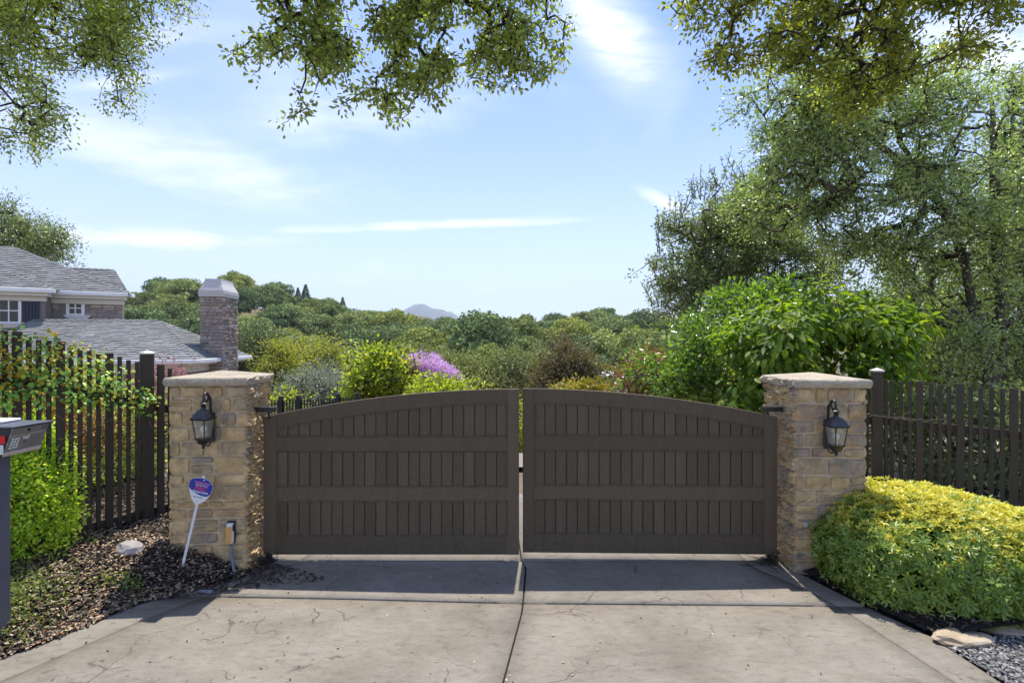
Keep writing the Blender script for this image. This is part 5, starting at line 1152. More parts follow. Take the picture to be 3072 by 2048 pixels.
midtree('leafy_tree', 'light green rounded tree behind the lilac flowered one', [(1390, 1120, 38, 55, 35, 1.8), (1440, 1140, 38, 55, 33, 1.8), (1350, 1105, 38, 45, 28, 1.5), (1410, 1160, 38, 80, 30, 1.8)], 750, 17, .48, .22, .45, 'l_pale', 38, 1400)
# old oak behind the house
bh = ground_pt(20, 34)
tree('oak_tree', 'dark oak rising behind the slate roof of the stone house', 'tree', bh, [[(bh, .35), (W(30, 800, 34), .25), (W(60, 700, 34), .12)], [(W(30, 800, 34), .14), (W(120, 740, 34), .09), (W(180, 730, 34), .04)]],
     blobs_px([(20, 690, 34, 90, 60, 2), (-60, 660, 34, 100, 90, 2), (60, 740, 34, 70, 50, 2), (130, 700, 34, 55, 38, 1.3), (165, 755, 34, 40, 28, 1.0), (120, 750, 34, 50, 30, 1.2), (10, 630, 34, 35, 25, 1)]), 800, 20, .42, .18, .5, 'l_dark', seg=1.0, rmin=.012)
# ------------------------------------------------------------ the wooded hillside
def far_variant(seed, mat, n=34, per=210, size=.066, tall=1.0):
    """crown of radius about 1 around the origin, with hanging clumps; plus a trunk"""
    rs = np.random.RandomState(seed); u = rdir(n, rs); u[:, 2] = u[:, 2] * .9 + .12; rr = rs.uniform(.5, .82, n)
    Cc = unit(u) * rr[:, None] * np.array([1, 1, .78 * tall]); rad = rs.uniform(.24, .42, n); k = np.repeat(np.arange(n), per); m = n * per; d = rdir(m, rs); d[:, 2] = np.where(d[:, 2] < -.2, -d[:, 2] * .8, d[:, 2])
    P = Cc[k] + d * (rad[k] * rs.uniform(.75, 1.08, m))[:, None] * np.array([1.15, 1.15, .8]); N = unit(d + rdir(m, rs) * .75); D = unit(np.cross(N, rdir(m, rs))); L = size * rs.uniform(.6, 1.3, m)
    rn = np.clip(rs.rand(m) * .6 + np.repeat(rs.rand(n), per) * .4, 0, 1)
    S = unit(np.cross(D, N)); V = np.stack([P - S * L[:, None] * .5, P + S * L[:, None] * .4 + N * L[:, None] * .1, P + D * L[:, None] + S * L[:, None] * .3, P + D * L[:, None] * .8 - S * L[:, None] * .5], 1).reshape(-1, 3)
    b = np.arange(m)[:, None] * 4; ob = mesh_np('crown', V, b + [0, 1, 2, 3], None, M[mat], None, np.repeat(rn, 4)); me = ob.data; bpy.data.objects.remove(ob); return me
def trunk_mesh():
    mb = MB(); mb.tube([(0, 0, -1.6), (.03, .02, -1.0), (0, 0, -.3)], [.09, .07, .05], 6)
    for k in range(5): a = k * 1.3; mb.tube([(0, 0, -.6), (math.cos(a) * .3, math.sin(a) * .3, -.2), (math.cos(a) * .6, math.sin(a) * .6, .1)], [.05, .035, .015], 4)
    ob = mb.build('trunk', M['bark']); me = ob.data; bpy.data.objects.remove(ob); return me
TR = trunk_mesh()
VH = [far_variant(11 + i, 'l_hill', 36 + i) for i in range(6)]; VG = [far_variant(31 + i, 'l_hill2', 34) for i in range(3)]; VP_ = [far_variant(51 + i, 'l_pale', 30, tall=1.25) for i in range(2)]; VY = [far_variant(71 + i, 'l_yg', 30) for i in range(2)]
def hill_tree(x, y, r, me, label, group=None, hz=1.0, z=None, name='hill_tree'):
    g = float(G(x, y)); t = empty(name, (x, y, g - .3), label, 'tree', group); zc = r * 1.15 * hz
    c = bpy.data.objects.new('crown', me); COL.objects.link(c); c.parent = t; c.location = (0, 0, zc); c.scale = (r, r, r * hz); c.rotation_euler = (0, 0, rd.uniform(0, 6.28))
    k = bpy.data.objects.new('trunk', TR); COL.objects.link(k); k.parent = t; k.location = (0, 0, zc); k.scale = (r, r, r * hz); k.rotation_euler = (0, 0, rd.uniform(0, 6.28)); return t
pts = []
def try_add(x, y, r):
    for (a, b, c) in pts:
        if (a - x) ** 2 + (b - y) ** 2 < ((c + r) * .69) ** 2: return False
    pts.append((x, y, r)); return True
# individual trees one can point at: px, Z, crown radius px, mesh, label
spec = [(1427, 100, 112, VH[0], 'broad domed dark oak, the widest crown in the valley above the lilac blossom'), (1114, 215, 40, VH[1], 'lone round oak crown standing on the skyline beside the pale blue mountain'),
        (1406, 205, 36, VH[2], 'flat topped oak on the skyline, on the house-less side of the pale blue mountain'), (1819, 200, 52, VH[3], 'large domed oak on the skyline nearest the big oak grove'), (1920, 195, 42, VH[4], 'oak on the skyline half hidden by the spiky dark oak'),
        (1670, 210, 36, VH[5], 'dark tree clump on the low skyline above the bronze leaved tree'), (1240, 180, 30, VH[1], 'small oak on the ridge just under the pale blue mountain'), (1050, 95, 75, VH[2], 'dark oak with bare ground showing beneath, above the silvery olive'),
        (1700, 120, 60, VP_[0], 'pale feathery tree behind the bronze leaved tree'), (1800, 95, 62, VP_[1], 'tall pale willow-like tree above the white house end'), (1880, 80, 60, VG[0], 'fresh green tree above the red tipped shrub'), (1960, 90, 50, VP_[0], 'pale green poplar-like tree next to the glossy shrub'),
        (1650, 85, 50, VG[1], 'green tree half covered by the bronze leaved tree'), (1160, 62, 75, VG[2], 'mid green tree rising behind the lime heart-leaved tree'), (1260, 75, 70, VG[0], 'green tree behind the crown of lilac blossom'), (1030, 60, 55, VY[0], 'small yellow-green tree between the olive and the lime heart-leaved tree'),
        (1560, 68, 62, VG[1], 'green tree behind the soft light green one over the slit'), (1480, 62, 58, VP_[1], 'pale tree behind the light green rounded tree'), (700, 70, 60, VY[1], 'yellow-green tree showing past the chimney'), (610, 62, 70, VG[2], 'green tree hidden behind the chimney and its roof')]
for px, Z, rp, me, lab in spec:
    x = (px - 1536) * Z / 1500; r = rp * Z / 1500; pts.append((x, Z, r)); hill_tree(x, Z, r, me, lab, None, rd.uniform(.9, 1.05))
def zone(x, y):
    u = x / y; d = 'on the skyline' if y > 185 else 'on the upper slope' if y > 132 else 'on the lower slope' if y > 95 else 'in the valley bottom'
    a = 'behind the house and chimney' if u < -.45 else 'above the silvery olive tree' if u < -.22 else 'above the lilac blossom' if u < -.03 else 'above the gate slit' if u < .1 else 'near the oak grove'
    return d + ' ' + a
GL = {0: 'rounded dark green oak among many alike on the wooded hillside beyond the gate', 1: 'fresh green tree among many alike on the wooded slope beyond the gate', 2: 'pale green tree among many alike low in the valley beyond the gate'}
GG = {0: 'dark oaks covering the far hillside', 1: 'fresh green trees on the far slope', 2: 'pale trees low in the valley'}
cnt = 0
for att in range(30000):
    y = 58 + 172 * rd.random() ** .62; u = rd.uniform(-.83, .42); x = u * y; r = rd.uniform(4.6, 7.4) * (1 if y > 95 else .75)
    if y > 188: r = rd.uniform(3.4, 5.4)
    # the bare gully and the grassy notch by the mountain stay open
    if y > 175 and abs(u + .195) < .045: continue
    if 100 < y < 122 and abs(u + .345) < .025: continue
    if not try_add(x, y, r): continue
    q = rd.random(); kind = 0 if y > 105 or q < .35 else (1 if q < .75 else 2)
    if y > 105 and q < .22: kind = 1
    me = rd.choice(VH) if kind == 0 else (rd.choice(VG) if kind == 1 else rd.choice(VP_ + VY))
    z_ = zone(x, y); hill_tree(x, y, r, me, ['rounded dark oak among its likes ', 'fresh green tree among its likes ', 'pale green tree among its likes '][kind] + z_, ['dark oaks ', 'fresh green trees ', 'pale trees '][kind] + z_, rd.uniform(.85, 1.1)); cnt += 1
    if cnt >= 285: break
print('hill trees', cnt)
def conifer(px, ytop, Z, h, lab):
    x = (px - 1536) * Z / 1500; zt = HC - (ytop - 1024) * Z / 1500; t = empty('conifer', (x, Z, zt - h), lab, 'conifer', 'small conifers on the skyline'); n = 900; f = R.rand(n) ** .7; an = R.rand(n) * 6.283; rr = (f * .26 * h) * R.uniform(.3, 1.1, n)
    C = np.stack([x + rr * np.cos(an), Z + rr * np.sin(an), zt - f * h * .9], 1); D = np.stack([np.cos(an), np.sin(an), np.full(n, -.4)], 1)
    leaves('crown', C, D, rdir(n) + np.array([0, 0, 1]), h * .10, h * .05, M['l_hill'], t); MB().tube([(x, Z, zt - h * 1.3), (x, Z, zt - .1)], [h * .03, .03], 6).build('trunk', M['bark'], t)
conifer(917, 852, 200, 6.5, 'tallest small pointed conifer on the wooded skyline'); conifer(894, 862, 200, 4.5, 'shorter pointed conifer beside the tallest one on the skyline'); conifer(1028, 890, 200, 4.5, 'single pointed conifer on the skyline near the lone round oak')
# mountain
def mountain():
    X = np.linspace(-3200, 1200, 120); Yv = np.linspace(4700, 6200, 30)
    pk = [(-5000, 20), (-2400, 60), (-2000, 120), (-1700, 200), (-1450, 262), (-1290, 300), (-1250, 296), (-1180, 290), (-1113, 303), (-1050, 335), (-985, 360), (-923, 374), (-860, 363), (-760, 336), (-670, 303), (-500, 250), (-300, 180), (0, 60), (1500, 20)]
    def f(X, Y):
        h = np.interp(X, [p[0] for p in pk], [p[1] for p in pk]); w = np.exp(-((Y - 5000 - .12 * (X + 923)) / 420.) ** 2); return -60 + (h + 60) * w + 9 * np.sin(X * .021 + Y * .013) * w + 7 * np.sin(X * .05 - Y * .02) * w
    tag(grid('mountain', X, Yv, f, M['mount']), kind='structure')
mountain()
# ------------------------------------------------------------ clipped hedge of whorled leaves
def superblob(c, r, p, n, rs=R):
    u = rdir(n, rs); k = (np.abs(u / r) ** p).sum(1) ** (-1 / p); P = u * k[:, None]; Nn = unit(np.sign(P) * np.abs(P / r) ** (p - 1) / r); return P + c, Nn
def whorls(P, Nn, k, L, Wd, open_, rs=R):
    n = len(P); ax = unit(Nn + rs.normal(size=(n, 3)) * .28 + np.array([0, 0, .35])); t1 = unit(np.cross(ax, rdir(n, rs))); t2 = np.cross(ax, t1)
    C, D, N, Ls = [], [], [], []
    for i in range(k):
        a = 2 * math.pi * i / k + rs.uniform(-.35, .35, n); op = open_ * rs.uniform(.7, 1.25, n); rad = t1 * np.cos(a)[:, None] + t2 * np.sin(a)[:, None]
        d = unit(ax * np.cos(op)[:, None] + rad * np.sin(op)[:, None]); C.append(P + rad * .004); D.append(d); N.append(unit(ax * np.sin(op)[:, None] - rad * np.cos(op)[:, None])); Ls.append(L * rs.uniform(.7, 1.2, n))
    C, D, N = (np.stack(q, 1).reshape(-1, 3) for q in (C, D, N)); Ls = np.stack(Ls, 1).ravel(); return C, D, N, Ls
def hedge():
    c = np.array([4.21, 4.70, .29]); r = np.array([1.25, .83, .60]); t = empty('clipped_hedge', (4.3, 4.72, .05), 'big clipped mock orange hedge with golden tips, beside the gate pillar', 'hedge')
    P, Nn = superblob(c, r, 2.35, 16500); w = np.sin(P[:, 0] * 7 + P[:, 2] * 5) * np.sin(P[:, 1] * 8 + 1) * .022 + R.normal(size=len(P)) * .024 + (R.rand(len(P)) > .985) * R.rand(len(P)) * .07
    P = P + Nn * w[:, None]; k = (P[:, 2] > .02) & (P[:, 1] < 5.4); P, Nn = P[k], Nn[k]
    P[:, 2] -= .21 * np.clip((P[:, 0] - 3.75) / 1.1, 0, 1.2) * np.clip(P[:, 2] / .86, 0, 1)
    lay = R.rand(len(P)); P = P - Nn * (np.where(lay > .62, R.rand(len(P)) * .12, 0))[:, None]
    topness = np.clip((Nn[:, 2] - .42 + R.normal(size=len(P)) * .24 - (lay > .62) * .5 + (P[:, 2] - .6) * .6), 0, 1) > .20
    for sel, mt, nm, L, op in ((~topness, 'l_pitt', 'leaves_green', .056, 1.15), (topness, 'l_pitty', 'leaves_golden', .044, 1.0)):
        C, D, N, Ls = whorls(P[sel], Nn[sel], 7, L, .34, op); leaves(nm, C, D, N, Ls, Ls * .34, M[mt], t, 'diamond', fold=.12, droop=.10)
    # woody inside
    X = []; Bx = []
    for i in range(420):
        q, nn = superblob(c, r * .9, 2.35, 1); q = q[0]; q[2] -= .21 * min(1.2, max(0, (q[0] - 3.75) / 1.1)) * min(1, max(0, q[2] / .86))
        if q[2] < .05: continue
        b = np.array([4.3 + R.normal() * .45, 4.75 + R.normal() * .2, .03]); m = (b + q) / 2 + R.normal(size=3) * .06; X += [b, m]; Bx += [m, q]
    prisms('stems', X, Bx, np.full(len(X), .009), np.full(len(X), .005), M['dtwig'], t)
    # dense inner leaves so that the hedge is not see-through
    q, nn = superblob(c, r * .84, 2.35, 9000); q[:, 2] -= .21 * np.clip((q[:, 0] - 3.75) / 1.1, 0, 1.2) * np.clip(q[:, 2] / .86, 0, 1); kk = q[:, 2] > .03; q, nn = q[kk], nn[kk]; leaves('inner_leaves', q, unit(nn + rdir(len(q))), rdir(len(q)) + nn, .075, .04, M['l_pitt'], t)
hedge()
def bush():
    C = np.array([[-4.50, 4.62, .74], [-4.44, 4.45, .92], [-4.70, 4.55, 1.08], [-4.34, 4.60, .52], [-4.95, 4.4, 1.0], [-4.55, 4.75, 1.10], [-4.75, 4.75, 1.25]]); Rr = np.array([[.42, .36, .42], [.30, .28, .36], [.40, .35, .36], [.26, .24, .32], [.5, .4, .5], [.30, .3, .30], [.4, .3, .32]])
    t = empty('leafy_bush', (-4.42, 4.6, .3), 'bright yellow-green bush between the call box post and the picket fence', 'bush')
    T, out = sample_blobs(C, Rr, 2600, .72); a = cluster_leaves(T, out, 13, .075, .034, .62, up=.6); leaves('foliage', *a, M['l_bush'], t, 'leaf')
    st = np.array([[-4.42 + R.normal() * .05, 4.6 + R.normal() * .05, .3 + i * .08] for i in range(6)]); A, B, ra, rb = skeleton(st, T[:900], .14, .1, .0016, .016); prisms('stems', A, B, ra, rb, M['twig'], t)
bush()
# ------------------------------------------------------------ vine on the fence
def vine():
    t, A, d, n, at = FL; v = empty('climbing_vine', (A.x + d.x * .9, A.y + d.y * .9, .5), 'climbing vine with green, yellow and orange leaves over the pickets', 'vine')
    n_ = -n; T = []; out = []
    def env(px):  # top and bottom of the leafy band
        return np.interp(px, [-220, 0, 60, 130, 200, 260, 330, 400, 450], [980, 985, 1000, 1003, 1030, 1050, 1095, 1150, 1195]), np.interp(px, [-220, 0, 100, 200, 300, 400, 450], [1210, 1215, 1200, 1205, 1215, 1240, 1235])
    for i in range(760):
        px = rd.uniform(-220, 455); a, b = env(px); py = a + (b - a) * rd.random() ** .9
        if rd.random() < .25 and py < a + 45: continue
        if px > 300 and rd.random() < .75 and abs(py - (1160 + (px - 330) * .55)) > 40: continue
        s_ = at(px); p = A + d * s_; q = W(px, py, p.y); off = rd.uniform(-.10, .14); T.append([p.x + n.x * off, p.y + n.y * off, q.z]); out.append([n.x, n.y, .3])
    T = np.array(T); out = np.array(out)
    keep = (np.sin(T[:, 0] * 17 + T[:, 2] * 13) + np.sin(T[:, 2] * 21 - T[:, 1] * 11)) > -.9; T, out = T[keep], out[keep]
    px = T[:, 0] / T[:, 1] * 1500 + 1536; warm = (R.rand(len(T)) < np.interp(T[:, 2] + (T[:, 0] + 4) * .1, [1.5, 2.1], [.12, .62])) 
    for sel, mt, nm in ((warm, 'l_vine', 'autumn_leaves'), (~warm, 'l_vineg', 'green_leaves')):
        C, D, N, Ls, Ws = cluster_leaves(T[sel], out[sel], 5, .08, .043, .72, up=.3); N = unit(out[sel].repeat(5, 0) + rdir(len(C)) * .6 + [0, 0, .4]); leaves(nm, C, unit(D + [0, 0, -.5]), N, Ls, Ws, M[mt], v, 'leaf')
    rt = []
    for px_ in np.linspace(-220, 450, 40): s_ = at(px_); p = A + d * s_; rt.append([p.x + n.x * .05, p.y + n.y * .05, zrL(s_) - .03 + rd.uniform(-.04, .04)])
    A_, B_, ra, rb = skeleton(np.array(rt), T[::3], .12, .2, .0012, .006); prisms('stems', A_, B_, ra, rb, M['twig'], v)
    rt = np.array(rt); prisms('main_stem', rt[:-1], rt[1:], np.full(len(rt) - 1, .008), np.full(len(rt) - 1, .008), M['twig'], v)
    # loose tendrils
    A2 = []; B2 = []
    for i in range(26):
        px_ = rd.uniform(0, 450); s_ = at(px_); p = A + d * s_ + n * .07; z = rd.uniform(1.1, 1.9); p = Vector((p.x, p.y, z)); q = p + d * rd.uniform(-.3, .3) + Vector((0, 0, rd.uniform(-.25, .12)))
        m_ = p.lerp(q, .5) + Vector((0, 0, -.03)); A2 += [list(p), list(m_)]; B2 += [list(m_), list(q)]
    prisms('tendrils', A2, B2, np.full(len(A2), .002), np.full(len(A2), .0015), M['palewood'], v)
vine()
def twig_right():
    t, A, d, n, at = FR; V = []
    for px, py in [(2600, 1240), (2630, 1246), (2665, 1251), (2700, 1252), (2735, 1256), (2790, 1259), (2840, 1257)]:
        s_ = at(px); p = A + d * s_ + n * .09; V.append(W(px, py, p.y))
    mb = MB(); mb.tube(V, [.004, .004, .0035, .0035, .003, .0025, .002], 6); mb.tube([V[3], V[3] + Vector((.06, 0, .04)), V[3] + Vector((.10, -.02, .07))], .002, 5); mb.tube([V[3], V[3] + Vector((.09, 0, -.02)), V[3] + Vector((.13, -.02, -.06))], .002, 5)
    tag(mb.build('dry_creeper', M['palewood'], None, True), 'thin dry vine stem lying across the hedge side pickets', 'twig')
twig_right()
# ------------------------------------------------------------ mulch, dry leaves, ground cover, gravel
def on_left(n, x0, x1, y0, y1, off=0.0):
    X = R.uniform(x0, x1, n * 2); Y = R.uniform(y0, y1, n * 2); k = X < ip(EL, Y) + off + .035 * R.rand(len(X)); X, Y = X[k][:n], Y[k][:n]; Z = np.where(X < ip(EL, Y), bedL(X, Y), .004); return np.stack([X, Y, Z], 1)
def flakes(name, P, L, Wd, mat, lift, label, tilt=.35, shape='card'):
    n = len(P); D = rdir(n) * [1, 1, tilt * .6]; N = unit(rdir(n) * tilt + [0, 0, 1]); P = P + [0, 0, 1] * (R.rand(n) * lift)[:, None]; Ls = L * R.uniform(.4, 1.3, n)
    o = leaves(name, P, unit(D), N, Ls, Ls * Wd * R.uniform(.6, 1.3, n), mat, None, shape, fold=.1, droop=.05); return tag(o, label, kind='stuff')
flakes('bark_mulch', on_left(30000, -5.6, -2.5, 3.0, 7.0), .042, .42, M['chip'], .030, 'dark bark mulch covering the bed', .55)
flakes('dry_leaf_litter', on_left(11000, -5.2, -2.6, 3.0, 5.0), .030, .5, M['dryleaf'], .036, 'pale dry leaves strewn over the mulch', .45, 'leaf')
Ye = R.uniform(3.0, 4.6, 1500); Xe = ip(EL, Ye) + .03 - R.rand(1500) ** 1.5 * .14; flakes('dry_leaf_litter', np.stack([Xe, Ye, np.maximum(bedL(Xe, Ye), .004)], 1), .032, .5, M['dryleaf'], .02, 'pale dry leaves along the drive edge', .45, 'leaf')
flakes('dry_leaf_litter', on_left(900, -4.9, -2.6, 4.6, 6.4), .036, .5, M['dryleaf'], .036, 'pale dry leaves strewn over the mulch', .45, 'leaf')
Xr = R.uniform(2.7, 5.6, 9000); Yr = R.uniform(3.82, 6.5, 9000); k = Xr > ip(ER, Yr) + .01; Xr, Yr = Xr[k], Yr[k]
flakes('bark_mulch', np.stack([Xr, Yr, bedR(Xr, Yr)], 1), .042, .42, M['chip'], .02, 'dark bark mulch under the hedge', .5)
flakes('dry_leaf_litter', np.stack([Xr, Yr, bedR(Xr, Yr)], 1)[:260], .034, .5, M['dryleaf'], .03, 'few pale leaves on the mulch under the hedge', .45, 'leaf')
# mulch that spilled on to the drive beside the sign side pillar
ns = 1400; q = R.rand(ns) ** 2.0; Ys = R.uniform(4.42, 5.10, ns); Xs = ip(EL, Ys) - .02 + q * np.interp(Ys, [4.4, 4.6, 4.75, 5.1], [.10, .45, .95, .30]); flakes('spilled_mulch', np.stack([Xs, Ys, np.full(ns, .004)], 1), .032, .42, M['chip'], .006, 'bark crumbs spilled on the concrete by the pillar', .2)
Xs = R.uniform(-3.6, -1.6, 80); Ys = R.uniform(3.3, 4.6, 80); k = Xs > ip(EL, Ys); flakes('spilled_mulch', np.stack([Xs[k], Ys[k], np.full(k.sum(), .004)], 1), .020, .4, M['chip'], .004, 'scattered bark crumbs on the concrete', .2)
Xs = R.uniform(-2.5, 3.1, 60); Ys = R.uniform(3.3, 5.1, 60); flakes('drive_litter', np.stack([Xs, Ys, np.full(60, .004)], 1), .022, .6, M['dryleaf'], .004, 'few tiny dry leaves on the concrete', .2, 'leaf')
Xs = R.uniform(-2.5, 3.1, 70); Ys = R.uniform(3.3, 5.1, 70); flakes('drive_litter', np.stack([Xs, Ys, np.full(70, .004)], 1), .016, .7, M['chip'], .004, 'few dark crumbs on the concrete', .2)
def cover(name, cx, cy, rx, ry, n, label, L=.030, cat='ground cover', h=.05, kind=None):
    X = cx + R.normal(size=n) * rx; Y = cy + R.normal(size=n) * ry; k = X < ip(EL, Y) - .01; X, Y = X[k], Y[k]; P = np.stack([X, Y, bedL(X, Y) + R.rand(len(X)) * h], 1)
    o = leaves(name, P, unit(rdir(len(P)) + [0, 0, .5]), unit(rdir(len(P)) + [0, 0, 1.2]), L, L * .6, M['l_cover'], None, 'leaf')
    return tag(o, label, None if kind else cat, None, kind)
cover('ground_cover', -3.98, 3.86, .20, .22, 2300, 'small leaved ground cover around the call box post', kind='stuff')
cover('ground_cover', -4.2, 4.25, .25, .12, 500, 'small leaved ground cover around the call box post', .026, kind='stuff')
cover('small_plant', -3.36, 4.42, .07, .035, 110, 'small lime green seedling at the mulch edge by the drive', .036, 'plant', .07, 'stuff')
cover('small_plant', -3.55, 4.38, .05, .03, 60, 'tiny green seedling further from the pillar, at the mulch edge', .03, 'plant', .05, 'stuff')
cover('small_plant', -4.0, 4.75, .06, .03, 40, 'tiny green sprig in the mulch below the bright bush', .03, 'plant', .04, 'stuff')
ng = 9000; X = 3.26 + R.rand(ng) ** 1.3 * 1.6; Y = R.uniform(2.6, 3.85, ng); k = X > ip(ER, Y) + .005; X, Y = X[k], Y[k]
C = np.stack([X, Y, grav(X, Y)], 1); flakes('gravel', C, .021, .8, M['gravel'], .012, 'grey gravel filling the corner below the hedge', .6)
# dry twigs piled at the gate corners
def debris(label, cx, cy, n=46):
    A = []; B = []
    for i in range(n):
        a = np.array([cx + R.normal() * .055, cy + R.normal() * .035, .008 + R.rand() * .05]); A.append(a); B.append(a + unit(R.normal(size=3) * [1, .6, .35]) * R.uniform(.05, .17)); B[-1][2] = max(B[-1][2], .006)
    o = prisms('twig_litter', A, B, np.full(n, .003), np.full(n, .002), M['dtwig']); tag(o, label, 'twig pile', 'dry twig piles at the gate corners')
debris('small pile of dark twigs under the gate leaf by the yard sign pillar', -2.50, 5.12); debris('small pile of dark twigs under the gate leaf by the clipped hedge', 2.60, 5.12, 60)
# twigs on the mulch
for k_, (x, y, a, l) in enumerate([(-3.75, 3.95, .5, .30), (-3.62, 4.02, -.7, .22), (-3.95, 4.2, .2, .26)]):
    z = float(bedL(x, y)) + .03; mb = MB().tube([(x, y, z), (x + math.cos(a) * l * .5, y + math.sin(a) * l * .5, z + .02), (x + math.cos(a) * l, y + math.sin(a) * l, z)], [.005, .004, .002], 6)
    tag(mb.build('dry_stick', M['palewood'], None, True), ['dry stick lying on the pale litter nearest the drive', 'short dry stick angled towards the drive edge', 'dry stick beside the ground cover'][k_], 'stick')
# ------------------------------------------------------------ overhanging oak boughs
def bough(label, poly, Zr, n, L, roots, mat, warm=.0, base=None, trunk=None, per=9, rad=.09, tips=(), seg=.13, dens=1.0, lw=.55, rmin=.0022, sg=.062):
    t = empty('oak_tree', base, label, 'tree', None); poly = np.array(poly, float); lo, hi = poly.min(0), poly.max(0); T = []
    mc = []
    while len(T) < n:
        if len(T) >= n // 9 and len(mc) == 0: mc = list(T); T = []
        if mc:
            q = mc[rd.randrange(len(mc))]; w_ = sg * rd.uniform(.5, 1.4); T.append([q[0] + rd.gauss(0, w_), q[1] + rd.gauss(0, w_), q[2] + rd.gauss(0, w_ * .8) - w_ * .2]); continue
        x = rd.uniform(lo[0], hi[0]); y = rd.uniform(lo[1], hi[1])
        if not in_poly(np.array([x]), np.array([y]), poly)[0]: continue
        g = math.sin(x * .021 + 1.3 * math.sin(y * .017)) + math.sin(y * .027 + x * .009 + 2) + .8 * math.sin(x * .055 - y * .04)
        dd = (y - 0) / 350.0
        if g < -.75 + dens * max(0, dd) * .9 and rd.random() < .93: continue
        Z = rd.uniform(*Zr); T.append(list(W(x, y, Z)))
    for (x, y, Z) in tips: T.append(list(W(x, y, Z)))
    T = np.array(T); c = T.mean(0); mb = MB(); rts = []
    for pl in trunk:
        pts = [Vector(p) for p, r in pl]; rr = [r for p, r in pl]; fp, fr = [], []
        for i in range(len(pts) - 1):
            for q in range(5): f = q / 5; fp.append(pts[i].lerp(pts[i + 1], f)); fr.append(rr[i] + (rr[i + 1] - rr[i]) * f)
        fp.append(pts[-1]); fr.append(rr[-1]); mb.tube(fp, fr, 8)
    mb.build('trunk', M['bark'], t, True)
    for pl in roots:
        for i in range(len(pl) - 1):
            a, b = Vector(pl[i]), Vector(pl[i + 1])
            for q in range(6): rts.append(list(a.lerp(b, q / 6)))
    rb_ = MB()
    for pl in roots: rb_.tube([Vector(p) for p in pl], [.03 - .02 * i / max(1, len(pl) - 1) for i in range(len(pl))], 7)
    rb_.build('limb', M['bark'], t, True)
    A, B, ra, rb = skeleton(np.array(rts), T, seg, .10, rmin, .022, pw=.48); prisms('branches', A, B, ra, rb, M['dtwig'], t)
    out = unit(np.array([0, 0, -1.0]) * .5 + rdir(len(T)) * .7)
    Cc, D, N, Ls, Ws = cluster_leaves(T, out, per, rad, L, lw, up=.6, spread=.9); leaves('crown', Cc, D, N, Ls, Ws, M[mat], t, 'leaf', fold=.14, droop=.1); return t
cen = [(780, -260), (788, 20), (795, 117), (745, 150), (687, 154), (757, 196), (800, 234), (804, 281), (846, 323), (907, 346), (930, 323), (954, 299), (996, 276), (1019, 224), (1012, 190), (1045, 150), (1061, 234), (1110, 290), (1160, 318), (1220, 337), (1188, 276), (1281, 281), (1305, 292), (1351, 252), (1340, 215), (1398, 215), (1422, 248), (1454, 285), (1501, 276), (1576, 229), (1623, 215), (1670, 196), (1679, 136), (1707, 112), (1679, 28), (1690, -260)]
bough('oak boughs hanging from overhead in the middle of the sky', cen, (3.7, 4.6), 2300, .045,
      [[W(1000, -330, 4.0), W(1150, -230, 4.1), W(1400, -190, 4.2), W(1650, -200, 4.3)], [W(1150, -230, 4.1), W(900, -190, 4.1), W(800, -120, 4.1)], [W(1250, -210, 4.2), W(1330, -60, 4.2)]], 'l_oak',
      base=(1.2, -3.2, -.05), trunk=[[((1.2, -3.2, -.3), .36), ((1.1, -3.1, 1.6), .30), ((.7, -2.4, 3.4), .24), ((0, -.6, 5.6), .17), ((-.6, 1.6, 6.3), .11), (tuple(W(1000, -330, 4.0)), .05)]],
      tips=[(700, 152, 4.0), (725, 165, 4.0), (700, 170, 4.0), (1033, 320, 4.1), (1028, 312, 4.1), (1067, 290, 4.1), (1075, 284, 4.1), (1205, 330, 4.0), (903, 340, 4.0), (900, 330, 4.0)] * 2, per=10, rad=.06)
lef = [(-260, -250), (-260, 380), (0, 421), (69, 492), (103, 486), (130, 440), (153, 413), (172, 383), (190, 340), (226, 306), (214, 276), (276, 279), (329, 318), (367, 306), (409, 253), (383, 230), (421, 207), (421, 161), (405, 125), (452, 92), (509, 69), (513, 34), (585, 34), (600, -60), (560, -250)]
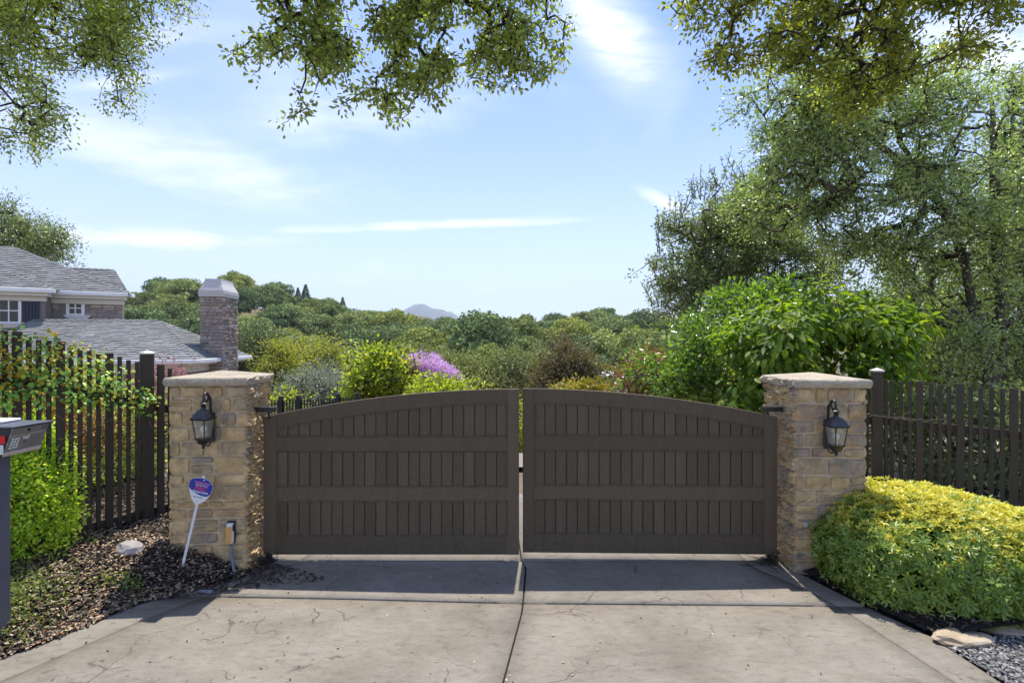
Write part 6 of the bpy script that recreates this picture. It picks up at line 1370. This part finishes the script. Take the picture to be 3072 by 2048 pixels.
bough('oak crown reaching in from the corner above the stone house', lef, (6.0, 7.6), 3000, .046,
      [[W(-300, -120, 6.8), W(80, 70, 6.8), W(160, 90, 6.8), W(260, 180, 6.7)], [W(-300, 60, 6.8), W(-50, 200, 6.7), W(60, 330, 6.6)], [W(80, 70, 6.8), W(200, -60, 6.9), W(420, -70, 7.0)]], 'l_oak',
      base=(-9.6, 5.2, -.1), trunk=[[((-9.6, 5.2, -.3), .38), ((-9.5, 5.3, 2.5), .32), ((-9.0, 5.8, 5.0), .22), (tuple(W(-300, -120, 6.8)), .10)], [((-9.3, 5.5, 3.8), .2), (tuple(W(-300, 60, 6.8)), .09)]], per=15, rad=.11, seg=.2, dens=.9, sg=.115)
rig = [(2030, -260), (2032, 0), (2060, 40), (2089, 138), (2141, 115), (2112, 166), (2118, 218), (2175, 247), (2244, 218), (2325, 275), (2416, 247), (2503, 287), (2520, 339), (2566, 350), (2617, 298), (2700, 250), (2761, 218), (2772, 172), (2800, 150), (2876, 178), (2950, 143), (2910, 92), (2979, 92), (3036, 52), (3071, 0), (3090, -260)]
bough('oak boughs with olive green leaves hanging above the hedge side trees', rig, (3.9, 4.9), 2600, .043,
      [[W(2700, -330, 4.3), W(2500, -220, 4.3), W(2250, -180, 4.3), W(2080, -200, 4.3)], [W(2500, -220, 4.3), W(2600, -60, 4.3), W(2560, 120, 4.3)], [W(2700, -330, 4.4), W(2850, -160, 4.4), W(2960, -60, 4.4)]], 'l_oakr',
      base=(6.8, .6, -.05), trunk=[[((6.8, .6, -.3), .34), ((6.7, .7, 2.0), .28), ((6.2, 1.6, 4.6), .20), ((5.0, 3.2, 6.0), .12), (tuple(W(2700, -330, 4.3)), .05)]], per=10, rad=.065, dens=.35, sg=.07)
# ------------------------------------------------------------ haze
def haze():
    mb = MB(); mb.box(-7000, 7000, -400, 6900, -75, 620); o = mb.build('haze', HZ); tag(o, kind='stuff')
HZ, hn, hb = mat0('haze_air'); hn.nodes.clear(); pv = NN(hn, "ShaderNodeVolumePrincipled"); pv.inputs["Color"].default_value = (.72, .86, 1.0, 1); pv.inputs["Density"].default_value = .00017; pv.inputs["Anisotropy"].default_value = .2
ho = NN(hn, "ShaderNodeOutputMaterial"); LK(hn, pv, 0, ho, "Volume")
haze()
